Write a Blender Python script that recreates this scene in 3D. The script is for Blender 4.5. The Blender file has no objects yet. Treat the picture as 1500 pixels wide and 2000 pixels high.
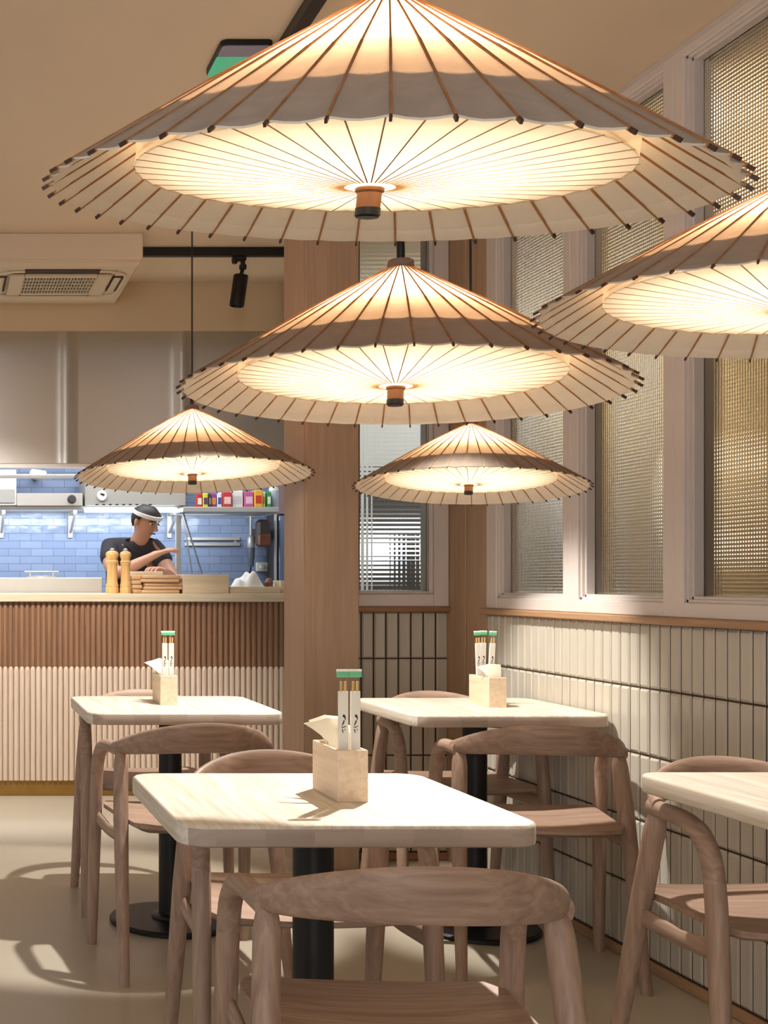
import bpy, bmesh, math, random
from mathutils import Vector, Matrix
random.seed(7)
S = bpy.context.scene
COL = S.collection
PI = math.pi

# ------------------------------------------------------------------ camera
F = 2400.0            # focal length in pixels of the 1500x2000 frame
VPX, VPY = -114.0, 1136.0
EYE = 1.17
cam_d = bpy.data.cameras.new('camera')
cam = bpy.data.objects.new('camera', cam_d)
COL.objects.link(cam)
cam.location = (0, 0, EYE)
cam.rotation_euler = (PI / 2, 0, 0)
cam_d.sensor_fit = 'AUTO'
cam_d.sensor_width = 36
cam_d.lens = 36 * F / 2000
cam_d.shift_x = (750 - VPX) / 2000
cam_d.shift_y = (VPY - 1000) / 2000
cam_d.clip_start = .02
S.camera = cam

# ------------------------------------------------------------------ world, exposure
W = bpy.data.worlds.new('world')
S.world = W
W.use_nodes = True
bg = W.node_tree.nodes['Background']
bg.inputs[0].default_value = (1.0, .95, .90, 1)
bg.inputs[1].default_value = .47
S.view_settings.view_transform = 'Standard'
S.view_settings.look = 'None'
S.view_settings.gamma = 1
S.view_settings.use_curve_mapping = False
S.view_settings.exposure = 0.22
S.cycles.use_denoising = True
S.cycles.max_bounces = 9
S.cycles.diffuse_bounces = 4
S.cycles.glossy_bounces = 4
S.cycles.transmission_bounces = 8
S.cycles.sample_clamp_indirect = 4
S.cycles.caustics_reflective = False
S.cycles.caustics_refractive = False


def link_light(name, ld, loc, target=None, parent=None):
    o = bpy.data.objects.new(name, ld)
    COL.objects.link(o)
    o.location = loc
    if target is not None:
        o.rotation_euler = (Vector(target) - Vector(loc)).to_track_quat('-Z', 'Y').to_euler()
    if parent:
        o.parent = parent
    return o


def spot(loc, target, power, ang, blend=.25, col=(1, .95, .88), rad=.03):
    l = bpy.data.lights.new('spot_beam', 'SPOT')
    l.energy = power
    l.spot_size = math.radians(ang)
    l.spot_blend = blend
    l.color = col
    l.shadow_soft_size = rad
    return link_light('spot_beam', l, loc, target)


def area(name, loc, target, power, sx, sy, col):
    l = bpy.data.lights.new(name, 'AREA')
    l.shape = 'RECTANGLE'
    l.size = sx
    l.size_y = sy
    l.energy = power
    l.color = col
    return link_light(name, l, loc, target)


# ceiling track beams over the tables
spot((1.70, 3.60, 2.55), (.725, 2.36, .75), 430, 34, .5)       # front table, from behind it
spot((1.21, 3.75, 2.50), (.74, 4.20, .75), 255, 42, .35)        # back left table
spot((.95, 3.90, 2.58), (1.83, 4.15, .75), 265, 36, .5)       # table by the window wall
spot((1.45, 3.30, 2.58), (1.86, 2.40, .75), 200, 36, .5)        # table at the right edge
spot((.25, 5.30, 2.62), (.35, 6.70, .55), 270, 70, .8)  # wash added to brighten the counter front, no fixture here
spot((1.385, 5.70, 2.50), (1.30, 6.70, .70), 150, 80, .8)
# daylight put far behind the camera as cool fill, narrowed for streaks on the hood
area('daylight_fill', (-.6, -2.6, 1.5), (.9, 3, 1.2), 40, .45, 2.3, (.86, .92, 1))
# kitchen: work lamps under the ceiling and a strip under the shelf
area('kitchen_lamp', (.6, 7.65, 2.60), (.6, 7.8, .9), 44, 2.6, .3, (.90, .95, 1))
area('shelf_strip', (.75, 8.26, 1.615), (.75, 8.7, 1.15), 14, 2.3, .05, (.84, .92, 1))
# lobby behind the reeded glass, unseen lamps added to light the panes
for (x, y, z, p) in ((2.75, 3.0, 2.62, 5), (2.75, 4.1, 2.62, 4), (2.80, 4.35, 1.45, 1.3)):
    l = bpy.data.lights.new('lobby_fill_lamp', 'POINT')
    l.energy = p
    l.color = (1, .86, .66)
    l.shadow_soft_size = .07
    link_light('lobby_fill_lamp', l, (x, y, z))
area('lobby_daylight', (2.75, 5.6, 2.4), (2.75, 6.7, 1.4), 10, .4, .9, (.86, .93, 1))
area('lobby_daylight', (2.45, 5.0, 2.3), (3.1, 5.35, 1.3), 9, .3, .5, (.86, .93, 1))


# ------------------------------------------------------------------ helpers
def at(px, py, d):
    """pixel of the photograph + depth in metres -> place in the room"""
    return Vector(((px - VPX) * d / F, d, EYE + (VPY - py) * d / F))


class MB:
    def __init__(s):
        s.v, s.f, s.m = [], [], []

    def add(s, verts, faces, mi=0):
        b = len(s.v)
        s.v += [tuple(q) for q in verts]
        for q in faces:
            s.f.append(tuple(b + i for i in q))
            s.m.append(mi)
        return s

    def box(s, x0, x1, y0, y1, z0, z1, bev=0.0, mi=0, M=None, seg=1):
        bm = bmesh.new()
        bmesh.ops.create_cube(bm, size=1)
        for v in bm.verts:
            v.co = Vector(((x0 + x1) / 2 + v.co.x * (x1 - x0), (y0 + y1) / 2 + v.co.y * (y1 - y0),
                           (z0 + z1) / 2 + v.co.z * (z1 - z0)))
        if bev > 0:
            bmesh.ops.bevel(bm, geom=bm.edges[:], offset=bev, segments=seg, affect='EDGES', profile=.5)
        if M is not None:
            bm.transform(M)
        s.take(bm, mi)
        return s

    def take(s, bm, mi=0):
        bm.verts.index_update()
        s.add([v.co.copy() for v in bm.verts], [[v.index for v in f.verts] for f in bm.faces], mi)
        bm.free()

    def tube(s, pts, rad, n=12, mi=0, caps=True, flat=None):
        """swept tube; rad: number, list, or list of (a, b) with flat = reference direction for a"""
        pts = [Vector(p) for p in pts]
        rings = []
        N = len(pts)
        ref = None
        for i, p in enumerate(pts):
            t = (pts[min(i + 1, N - 1)] - pts[max(i - 1, 0)]).normalized()
            if flat is not None:
                u = Vector(flat)
            elif ref is None:
                u = Vector((0, 0, 1)) if abs(t.z) < .9 else Vector((1, 0, 0))
            else:
                u = ref
            u = (u - t * u.dot(t)).normalized()
            ref = u
            w = t.cross(u)
            r = rad[i] if isinstance(rad, (list, tuple)) else rad
            a, b = r if isinstance(r, (list, tuple)) else (r, r)
            rings.append([p + u * (a * math.cos(2 * PI * k / n)) + w * (b * math.sin(2 * PI * k / n)) for k in range(n)])
        vs = [q for r in rings for q in r]
        fs = []
        for i in range(N - 1):
            for k in range(n):
                k2 = (k + 1) % n
                fs.append((i * n + k, i * n + k2, (i + 1) * n + k2, (i + 1) * n + k))
        if caps:
            fs.append(tuple(range(n - 1, -1, -1)))
            fs.append(tuple((N - 1) * n + k for k in range(n)))
        s.add(vs, fs, mi)
        return s

    def lathe(s, prof, n=24, cx=0, cy=0, mi=0, M=None):
        """prof: list of (r, z)"""
        vs, fs = [], []
        for r, z in prof:
            for k in range(n):
                q = Vector((cx + r * math.cos(2 * PI * k / n), cy + r * math.sin(2 * PI * k / n), z))
                vs.append(M @ q if M is not None else q)
        for i in range(len(prof) - 1):
            for k in range(n):
                k2 = (k + 1) % n
                fs.append((i * n + k, i * n + k2, (i + 1) * n + k2, (i + 1) * n + k))
        fs.append(tuple(range(n - 1, -1, -1)))
        fs.append(tuple((len(prof) - 1) * n + k for k in range(n)))
        s.add(vs, fs, mi)
        return s

    def prism(s, poly, z0, z1, mi=0, M=None):
        n = len(poly)
        vs = [Vector((x, y, z0)) for x, y in poly] + [Vector((x, y, z1)) for x, y in poly]
        if M is not None:
            vs = [M @ v for v in vs]
        fs = [tuple(range(n - 1, -1, -1)), tuple(range(n, 2 * n))]
        fs += [(k, (k + 1) % n, n + (k + 1) % n, n + k) for k in range(n)]
        s.add(vs, fs, mi)
        return s

    def grid(s, P, mi=0, closed=False):
        """P[i][j] points"""
        n, m = len(P), len(P[0])
        vs = [q for r in P for q in r]
        fs = []
        for i in range(n - 1):
            for j in range(m if closed else m - 1):
                j2 = (j + 1) % m
                fs.append((i * m + j, i * m + j2, (i + 1) * m + j2, (i + 1) * m + j))
        s.add(vs, fs, mi)
        return s

    def build(s, name, mats, parent=None, smooth=35, fix=True):
        me = bpy.data.meshes.new(name)
        me.from_pydata(s.v, [], s.f)
        for m in (mats if isinstance(mats, (list, tuple)) else [mats]):
            me.materials.append(m)
        for p, mi in zip(me.polygons, s.m):
            p.material_index = mi
        if fix or smooth:
            bm = bmesh.new()
            bm.from_mesh(me)
            if fix:
                bmesh.ops.recalc_face_normals(bm, faces=bm.faces)
            if smooth:
                lim = math.radians(smooth)
                for f in bm.faces:
                    f.smooth = True
                for e in bm.edges:
                    if len(e.link_faces) == 2:
                        e.smooth = e.calc_face_angle(0) < lim
            bm.to_mesh(me)
            bm.free()
        o = bpy.data.objects.new(name, me)
        COL.objects.link(o)
        if parent:
            o.parent = parent
        return o


def empty(name, loc=(0, 0, 0), rz=0):
    o = bpy.data.objects.new(name, None)
    o.empty_display_size = .05
    COL.objects.link(o)
    o.location = loc
    o.rotation_euler = (0, 0, rz)
    return o


def tag(o, label, cat, group=None, kind=None):
    o['label'] = label
    o['category'] = cat
    if group:
        o['group'] = group
    if kind:
        o['kind'] = kind
    return o


def struct(o):
    o['kind'] = 'structure'
    return o


def copy_tree(o, parent=None):
    c = o.copy()
    COL.objects.link(c)
    c.parent = parent
    for ch in list(o.children):
        copy_tree(ch, c)
    return c


def spline(pts, n=6):
    """Catmull-Rom through pts"""
    P = [Vector(p) for p in pts]
    P = [P[0] * 2 - P[1]] + P + [P[-1] * 2 - P[-2]]
    out = []
    for i in range(1, len(P) - 2):
        for k in range(n):
            t = k / n
            a, b, c, d = P[i - 1], P[i], P[i + 1], P[i + 2]
            out.append(.5 * ((2 * b) + (c - a) * t + (2 * a - 5 * b + 4 * c - d) * t * t + (3 * b - a - 3 * c + d) * t ** 3))
    out.append(P[-2])
    return out


def lerp_list(vals, n):
    out = []
    for i in range(n):
        t = i / (n - 1) * (len(vals) - 1)
        k = min(int(t), len(vals) - 2)
        out.append(vals[k] + (vals[k + 1] - vals[k]) * (t - k))
    return out


def rrect(x0, x1, y0, y1, r, n=6):
    out = []
    for cx, cy, a0 in ((x1 - r, y1 - r, 0), (x0 + r, y1 - r, 90), (x0 + r, y0 + r, 180), (x1 - r, y0 + r, 270)):
        for k in range(n + 1):
            a = math.radians(a0 + 90 * k / n)
            out.append((cx + r * math.cos(a), cy + r * math.sin(a)))
    return out


# ------------------------------------------------------------------ materials
def nodes(name):
    m = bpy.data.materials.new(name)
    m.use_nodes = True
    nt = m.node_tree
    return m, nt, nt.nodes['Principled BSDF']


def srgb(r, g, b):
    f = lambda c: (c / 255 / 12.92) if c / 255 <= .04045 else ((c / 255 + .055) / 1.055) ** 2.4
    return (f(r), f(g), f(b), 1)


def plain(name, c, rough=.5, metal=0, var=.06, scale=30, bump=0, coat=0):
    m, nt, p = nodes(name)
    N, L = nt.nodes.new, nt.links.new
    tc = N('ShaderNodeTexCoord')
    nz = N('ShaderNodeTexNoise')
    nz.inputs['Scale'].default_value = scale
    nz.inputs['Detail'].default_value = 4
    L(tc.outputs['Object'], nz.inputs['Vector'])
    mx = N('ShaderNodeMixRGB')
    mx.inputs[1].default_value = tuple(v * (1 - var) for v in c[:3]) + (1,)
    mx.inputs[2].default_value = tuple(min(1, v * (1 + var)) for v in c[:3]) + (1,)
    L(nz.outputs[0], mx.inputs[0])
    L(mx.outputs[0], p.inputs['Base Color'])
    p.inputs['Roughness'].default_value = rough
    p.inputs['Metallic'].default_value = metal
    p.inputs['Coat Weight'].default_value = coat
    if bump:
        b = N('ShaderNodeBump')
        b.inputs['Strength'].default_value = bump
        b.inputs['Distance'].default_value = .004
        L(nz.outputs[0], b.inputs['Height'])
        L(b.outputs[0], p.inputs['Normal'])
    return m


def wood(name, light, dark, axis='Z', scale=1.0, rough=.5, contrast=1.0, stave=0, stave_axis='X', stave_var=.10):
    """grain runs along axis; stave > 0 glues boards of that width side by side"""
    m, nt, p = nodes(name)
    N, L = nt.nodes.new, nt.links.new
    tc = N('ShaderNodeTexCoord')
    mp = N('ShaderNodeMapping')
    sc = {'X': (3.2, 70, 70), 'Y': (70, 3.2, 70), 'Z': (70, 70, 3.2)}[axis]
    mp.inputs['Scale'].default_value = tuple(v * scale for v in sc)
    L(tc.outputs['Object'], mp.inputs['Vector'])
    vec = mp.outputs[0]
    rnd = None
    if stave:
        sx = N('ShaderNodeSeparateXYZ')
        L(tc.outputs['Object'], sx.inputs[0])
        dv = N('ShaderNodeMath')
        dv.operation = 'DIVIDE'
        L(sx.outputs[stave_axis], dv.inputs[0])
        dv.inputs[1].default_value = stave
        fl = N('ShaderNodeMath')
        fl.operation = 'FLOOR'
        L(dv.outputs[0], fl.inputs[0])
        wn = N('ShaderNodeTexWhiteNoise')
        wn.noise_dimensions = '1D'
        L(fl.outputs[0], wn.inputs['W'])
        rnd = wn.outputs['Value']
        ad = N('ShaderNodeVectorMath')
        ad.operation = 'MULTIPLY_ADD'
        L(wn.outputs['Color'], ad.inputs[0])
        ad.inputs[1].default_value = (9, 9, 9)
        L(mp.outputs[0], ad.inputs[2])
        vec = ad.outputs[0]
    nz = N('ShaderNodeTexNoise')
    nz.inputs['Scale'].default_value = 1
    nz.inputs['Detail'].default_value = 6
    nz.inputs['Roughness'].default_value = .6
    nz.inputs['Distortion'].default_value = .5
    L(vec, nz.inputs['Vector'])
    cr = N('ShaderNodeValToRGB')
    cr.color_ramp.elements[0].position = .5 - .22 / contrast
    cr.color_ramp.elements[1].position = .5 + .2 / contrast
    cr.color_ramp.elements[0].color = dark
    cr.color_ramp.elements[1].color = light
    L(nz.outputs[0], cr.inputs[0])
    out = cr.outputs[0]
    if stave:
        hs = N('ShaderNodeHueSaturation')
        ma = N('ShaderNodeMapRange')
        ma.inputs[3].default_value = 1 - stave_var
        ma.inputs[4].default_value = 1 + stave_var
        L(rnd, ma.inputs[0])
        L(ma.outputs[0], hs.inputs['Value'])
        L(out, hs.inputs['Color'])
        out = hs.outputs[0]
    L(out, p.inputs['Base Color'])
    p.inputs['Roughness'].default_value = rough
    b = N('ShaderNodeBump')
    b.inputs['Strength'].default_value = .08
    b.inputs['Distance'].default_value = .002
    L(nz.outputs[0], b.inputs['Height'])
    L(b.outputs[0], p.inputs['Normal'])
    return m


def brushed(name, c):
    m, nt, p = nodes(name)
    N, L = nt.nodes.new, nt.links.new
    p.inputs['Base Color'].default_value = c
    p.inputs['Metallic'].default_value = .7
    p.inputs['Roughness'].default_value = .30
    tc = N('ShaderNodeTexCoord')
    mp = N('ShaderNodeMapping')
    mp.inputs['Scale'].default_value = (3, 3, 420)
    L(tc.outputs['Object'], mp.inputs['Vector'])
    nz = N('ShaderNodeTexNoise')
    nz.inputs['Scale'].default_value = 1
    nz.inputs['Detail'].default_value = 3
    L(mp.outputs[0], nz.inputs['Vector'])
    b = N('ShaderNodeBump')
    b.inputs['Strength'].default_value = .3
    b.inputs['Distance'].default_value = .001
    L(nz.outputs[0], b.inputs['Height'])
    L(b.outputs[0], p.inputs['Normal'])
    return m


def paper(name, diff, trans, k, fibre=.12):
    m = bpy.data.materials.new(name)
    m.use_nodes = True
    nt = m.node_tree
    nt.nodes.remove(nt.nodes['Principled BSDF'])
    N, L = nt.nodes.new, nt.links.new
    out = nt.nodes['Material Output']
    tc = N('ShaderNodeTexCoord')
    nz = N('ShaderNodeTexNoise')
    nz.inputs['Scale'].default_value = 26
    nz.inputs['Detail'].default_value = 7
    nz.inputs['Distortion'].default_value = 1.5
    L(tc.outputs['Object'], nz.inputs['Vector'])
    mr = N('ShaderNodeMapRange')
    mr.inputs[1].default_value = .3
    mr.inputs[2].default_value = .7
    mr.inputs[3].default_value = 1 - fibre
    mr.inputs[4].default_value = 1
    L(nz.outputs[0], mr.inputs[0])
    d = N('ShaderNodeBsdfDiffuse')
    t = N('ShaderNodeBsdfTranslucent')
    for node, c in ((d, diff), (t, trans)):
        vm = N('ShaderNodeVectorMath')
        vm.operation = 'SCALE'
        vm.inputs[0].default_value = c[:3]
        L(mr.outputs[0], vm.inputs['Scale'])
        L(vm.outputs[0], node.inputs['Color'])
    mx = N('ShaderNodeMixShader')
    mx.inputs[0].default_value = k
    L(d.outputs[0], mx.inputs[1])
    L(t.outputs[0], mx.inputs[2])
    L(mx.outputs[0], out.inputs['Surface'])
    return m


def reeded_glass(name, rough, pitch, strength, wall='X'):
    m, nt, p = nodes(name)
    N, L = nt.nodes.new, nt.links.new
    p.inputs['Base Color'].default_value = (.93, .93, .88, 1)
    p.inputs['Transmission Weight'].default_value = 1
    p.inputs['Roughness'].default_value = rough
    p.inputs['IOR'].default_value = 1.35
    tc = N('ShaderNodeTexCoord')
    sx = N('ShaderNodeSeparateXYZ')
    L(tc.outputs['Object'], sx.inputs[0])
    acc = None
    for ax, w in (('Z', 1.0), ('Y' if wall == 'X' else 'X', .6)):
        mu = N('ShaderNodeMath')
        mu.operation = 'MULTIPLY'
        mu.inputs[1].default_value = 2 * PI / pitch
        L(sx.outputs[ax], mu.inputs[0])
        sn = N('ShaderNodeMath')
        sn.operation = 'SINE'
        L(mu.outputs[0], sn.inputs[0])
        ab = N('ShaderNodeMath')
        ab.operation = 'ABSOLUTE'
        L(sn.outputs[0], ab.inputs[0])
        wt = N('ShaderNodeMath')
        wt.operation = 'MULTIPLY'
        wt.inputs[1].default_value = w
        L(ab.outputs[0], wt.inputs[0])
        if acc is None:
            acc = wt
        else:
            sm = N('ShaderNodeMath')
            sm.operation = 'ADD'
            L(acc.outputs[0], sm.inputs[0])
            L(wt.outputs[0], sm.inputs[1])
            acc = sm
    b = N('ShaderNodeBump')
    b.inputs['Strength'].default_value = strength
    b.inputs['Distance'].default_value = .003
    L(acc.outputs[0], b.inputs['Height'])
    L(b.outputs[0], p.inputs['Normal'])
    return m


def emit(name, c, s):
    m, nt, p = nodes(name)
    p.inputs['Base Color'].default_value = c
    p.inputs['Emission Color'].default_value = c
    p.inputs['Emission Strength'].default_value = s
    return m


def brick_tiles(name, c1, c2, mortar, w, h, axis='XZ', bump=.6):
    m, nt, p = nodes(name)
    N, L = nt.nodes.new, nt.links.new
    tc = N('ShaderNodeTexCoord')
    sx = N('ShaderNodeSeparateXYZ')
    L(tc.outputs['Object'], sx.inputs[0])
    cb = N('ShaderNodeCombineXYZ')
    L(sx.outputs[axis[0]], cb.inputs[0])
    L(sx.outputs[axis[1]], cb.inputs[1])
    br = N('ShaderNodeTexBrick')
    br.inputs['Color1'].default_value = c1
    br.inputs['Color2'].default_value = c2
    br.inputs['Mortar'].default_value = mortar
    br.inputs['Scale'].default_value = 1
    br.inputs['Mortar Size'].default_value = .0022
    br.inputs['Mortar Smooth'].default_value = .3
    br.inputs['Brick Width'].default_value = w
    br.inputs['Row Height'].default_value = h
    L(cb.outputs[0], br.inputs['Vector'])
    L(br.outputs['Color'], p.inputs['Base Color'])
    p.inputs['Roughness'].default_value = .22
    nz = N('ShaderNodeTexNoise')
    nz.inputs['Scale'].default_value = 14
    L(tc.outputs['Object'], nz.inputs['Vector'])
    ad = N('ShaderNodeMath')
    ad.operation = 'MULTIPLY_ADD'
    L(br.outputs['Fac'], ad.inputs[0])
    ad.inputs[1].default_value = -1
    L(nz.outputs[0], ad.inputs[2])
    b = N('ShaderNodeBump')
    b.inputs['Strength'].default_value = bump
    b.inputs['Distance'].default_value = .006
    L(ad.outputs[0], b.inputs['Height'])
    L(b.outputs[0], p.inputs['Normal'])
    return m


M = {}
M['ceiling'] = plain('ceiling_paint', srgb(224, 207, 184), .9, var=.02, scale=3)
M['beam'] = plain('beam_paint', srgb(214, 190, 156), .9, var=.02, scale=3)
M['floor'] = plain('polished_screed', srgb(188, 178, 160), .36, var=.12, scale=2.2)
M['oak_Z'] = wood('oak_upright', srgb(180, 152, 132), srgb(142, 114, 97), 'Z', rough=.5)
M['oak_X'] = wood('oak_across', srgb(180, 152, 132), srgb(142, 114, 97), 'X', rough=.5)
M['oak_Y'] = wood('oak_lengthwise', srgb(180, 152, 132), srgb(142, 114, 97), 'Y', rough=.5)
M['table'] = wood('table_staves', srgb(238, 230, 217), srgb(208, 193, 171), 'Y', rough=.42, contrast=1.3, stave=.085, stave_axis='X', stave_var=.09)
M['table_end'] = wood('table_end_grain_shade', srgb(196, 180, 166), srgb(168, 150, 136), 'X', scale=.35, rough=.6, stave=.085, stave_axis='X', stave_var=.07)  # end grain, toned darker still for the shade on the front edge
M['panel'] = wood('post_veneer', srgb(190, 162, 138), srgb(170, 142, 119), 'Z', scale=.7, rough=.55, contrast=.8, stave=.06, stave_axis='X', stave_var=.04)
M['sill'] = wood('sill_wood', srgb(184, 148, 114), srgb(156, 120, 88), 'Y', rough=.5)
M['sill_X'] = wood('sill_wood_across', srgb(170, 122, 84), srgb(140, 98, 66), 'X', rough=.5)
M['frame'] = plain('frame_paint', srgb(218, 208, 202), .45, var=.02)
M['tile'] = plain('glazed_tile', srgb(198, 191, 177), .25, var=.05, scale=9)
M['grout'] = plain('grout', srgb(66, 50, 38), .9)
M['glass'] = reeded_glass('reeded_glass', .05, .022, .42)
M['glass_X'] = reeded_glass('reeded_glass_back', .025, .036, .30, 'Y')
M['glass_plain'] = reeded_glass('smooth_glass', .03, .03, 0)
M['lobby'] = plain('lobby_plaster', srgb(168, 138, 92), .9, var=.04, scale=2)
M['lobby_white'] = plain('lobby_white', srgb(206, 206, 202), .7, var=.04, scale=3)
M['lobby_dark'] = plain('lobby_dark', srgb(66, 62, 60), .5)
M['black'] = plain('black_metal', srgb(22, 20, 20), .42, .2, var=.1)
M['black_cable'] = plain('black_cable', srgb(14, 12, 12), .5)
M['slat_dark'] = wood('slat_brown', srgb(156, 118, 90), srgb(126, 92, 68), 'Z', scale=.8, rough=.5)
M['slat_light'] = wood('slat_washed', srgb(226, 206, 188), srgb(204, 180, 158), 'Z', scale=.8, rough=.5)
M['brass'] = plain('kick_brass', srgb(150, 112, 52), .45, .6, var=.2, scale=20, bump=.2)
M['worktop'] = wood('worktop_wood', srgb(222, 208, 182), srgb(196, 180, 152), 'X', rough=.35)
M['steel'] = brushed('brushed_steel', srgb(226, 220, 212))
M['steel_soft'] = plain('satin_steel', srgb(196, 192, 186), .45, .6, var=.04)
M['kitchen_tile'] = brick_tiles('kitchen_wall_tile', srgb(142, 156, 184), srgb(128, 144, 174), srgb(108, 122, 150), .158, .054)
M['white'] = plain('white_enamel', srgb(236, 234, 228), .4)
M['ac'] = plain('ac_plastic', srgb(216, 200, 174), .45, var=.02)
M['ac_dark'] = plain('ac_dark', srgb(54, 34, 26), .7)
M['paper_shade'] = paper('shade_paper', (.50, .48, .43), (.92, .64, .44), .40)
M['paper_disc'] = paper('diffuser_paper', (.85, .79, .68), (1.0, .92, .78), .35, .05)
M['added_lining'] = paper('added_lining_paper', (.84, .74, .62), (.5, .4, .3), .10, .05)
M['skirt'] = paper('skirt_paper', (.62, .50, .36), (1, .80, .55), .35, .05)
M['bamboo'] = wood('bamboo_rib', srgb(184, 128, 78), srgb(136, 88, 50), 'X', rough=.8)
M['bamboo_dark'] = plain('bamboo_tip', srgb(72, 44, 26), .6)
M['bamboo_pale'] = wood('bamboo_spoke', srgb(200, 152, 94), srgb(176, 128, 74), 'X', rough=.5)
M['cap_grey'] = plain('cap_grey', srgb(116, 100, 90), .6)
M['hub_wood'] = wood('hub_wood', srgb(160, 106, 66), srgb(128, 80, 46), 'Z')
M['pine'] = wood('pine_box', srgb(238, 218, 192), srgb(214, 186, 156), 'Y', scale=1.0, rough=.5)
M['napkin'] = plain('napkin_paper', srgb(248, 238, 214), .9, var=.02)
M['sleeve'] = plain('sleeve_paper', srgb(240, 236, 226), .7, var=.02)
M['ink'] = plain('ink', srgb(34, 26, 24), .7)
M['green'] = plain('green_seal', srgb(110, 200, 150), .5)
M['chop'] = wood('chopstick_wood', srgb(226, 190, 130), srgb(196, 156, 100), 'Z')
M['mill'] = wood('mill_beech', srgb(226, 184, 124), srgb(200, 152, 92), 'Z', rough=.35)
M['board'] = wood('board_wood', srgb(214, 178, 136), srgb(172, 130, 90), 'X', rough=.5)
M['crate'] = wood('crate_wood', srgb(224, 206, 176), srgb(202, 180, 148), 'X', rough=.5)
M['cloth'] = plain('white_cloth', srgb(242, 240, 236), .9)
M['skin'] = plain('skin', srgb(204, 152, 126), .55, var=.04)
M['hair'] = plain('hair', srgb(40, 28, 24), .6)
M['shirt'] = plain('dark_shirt', srgb(58, 54, 60), .85)
M['apron'] = plain('apron_grey', srgb(74, 74, 78), .85)
M['trouser'] = plain('dark_trousers', srgb(42, 42, 48), .85)
def film(name, body, clear):
    """mixes a clear see-through share into a shader"""
    m = body
    nt = m.node_tree
    N, L = nt.nodes.new, nt.links.new
    out = nt.nodes['Material Output']
    src = out.inputs['Surface'].links[0].from_socket
    t = N('ShaderNodeBsdfTransparent')
    mx = N('ShaderNodeMixShader')
    mx.inputs[0].default_value = clear
    L(src, mx.inputs[1])
    L(t.outputs[0], mx.inputs[2])
    L(mx.outputs[0], out.inputs['Surface'])
    return m


M['wrapper'] = film('wrapper', plain('clear_wrapper', srgb(236, 238, 236), .12, var=.01), .74)
M['skirt'] = film('skirt', M['skirt'], .52)

# ------------------------------------------------------------------ the room
XW = 2.135            # face of the window wall
CEIL = 2.72
struct(MB().box(-3, 3.3, -3.2, 9.2, -.1, 0).build('floor', M['floor'], smooth=0))
struct(MB().box(-3, 3.3, -3.2, 9.2, CEIL, CEIL + .1).build('ceiling', M['ceiling'], smooth=0))


def tile_wall(name, length, rows, to_world, depth=.007):
    """pillow tiles 51 x 203 mm, stacked straight, on a grout bed; local: u along, z up, w out of the wall"""
    mb = MB()
    tw = .0523
    n = int(length / tw + .999)
    for zi in range(len(rows) - 1):
        z0, z1 = rows[zi] + .003, rows[zi + 1] - .003
        for k in range(n):
            u0, u1 = k * tw + .0032, min((k + 1) * tw - .0032, length)
            if u1 - u0 < .008:
                continue
            j = random.uniform(-.0008, .0008)
            e = .005
            prof = ((0, 0, 0), (0, 0, depth * .12), (e, e * 1.4, depth * .8 + j))
            vs = []
            for du, dz, w in prof:
                vs += [to_world(u0 + du, z0 + dz, w), to_world(u1 - du, z0 + dz, w),
                       to_world(u1 - du, z1 - dz, w), to_world(u0 + du, z1 - dz, w)]
            # hollow face: a slightly sunk middle
            a, b = u0 + .016, u1 - .016
            vs += [to_world(a, z0 + .02, depth * .66 + j), to_world(b, z0 + .02, depth * .66 + j),
                   to_world(b, z1 - .02, depth * .66 + j), to_world(a, z1 - .02, depth * .66 + j)]
            fs = []
            for q in range(3):
                for i in range(4):
                    i2 = (i + 1) % 4
                    fs.append((q * 4 + i, q * 4 + i2, q * 4 + 4 + i2, q * 4 + 4 + i))
            fs.append((12, 13, 14, 15))
            mb.add(vs, fs, 0)
    return mb


rows = [.034, .237, .440, .6435, .847, 1.043]
mb = tile_wall('wall_right', 4.80 + 1.0, rows, lambda u, z, w: Vector((XW - w, 4.80 - u, z)))
mb.box(XW, XW + .12, -3.2, 4.80, 0, 1.043, mi=1)
struct(mb.build('wall_right', [M['tile'], M['grout']], smooth=25))
mb = tile_wall('wall_back', XW - 1.66, rows, lambda u, z, w: Vector((1.66 + u, 5.17 - w, z)))
mb.box(1.60, XW + .15, 5.17, 5.27, 0, 1.043, mi=1)
struct(mb.build('wall_back', [M['tile'], M['grout']], smooth=25))
struct(MB().box(XW - .014, XW, -3.2, 4.80, 0, .032, .003).build('baseboard_right', M['sill'], smooth=0))
struct(MB().box(1.69, XW, 5.152, 5.17, 0, .032, .003).build('baseboard_back', M['sill_X'], smooth=0))
# wooden ledges on the tiles
struct(MB().box(XW - .032, XW + .1, -3.2, 4.815, 1.043, 1.066, .004).build('trim_1', M['sill']))
struct(MB().box(1.69, XW + .02, 5.13, 5.26, 1.043, 1.066, .004).build('trim_2', M['sill_X']))
# square post clad in veneer
mb = MB()
mb.box(1.478, 1.692, 4.98, 5.28, 0, CEIL, .003)
mb.box(1.470, 1.478, 4.985, 5.275, .0, CEIL, 0)
struct(mb.build('trim_3', M['panel']))
# corner boards between back and window wall
mb = MB()
mb.box(XW - .006, XW + .12, 4.805, 4.985, 0, CEIL, .002)
mb.box(XW - .010, XW + .12, 4.987, 5.17, 0, CEIL, .002)
struct(mb.build('trim_4', wood('corner_boards', srgb(190, 160, 132), srgb(168, 138, 110), 'Z', scale=.7, contrast=.8, rough=.55)))

# windows of reeded glass -------------------------------------------------
struct(MB().box(XW + .0, XW + .09, -3.2, 4.80, 2.70, CEIL).build('trim_5', M['frame'], smooth=0))


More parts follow.
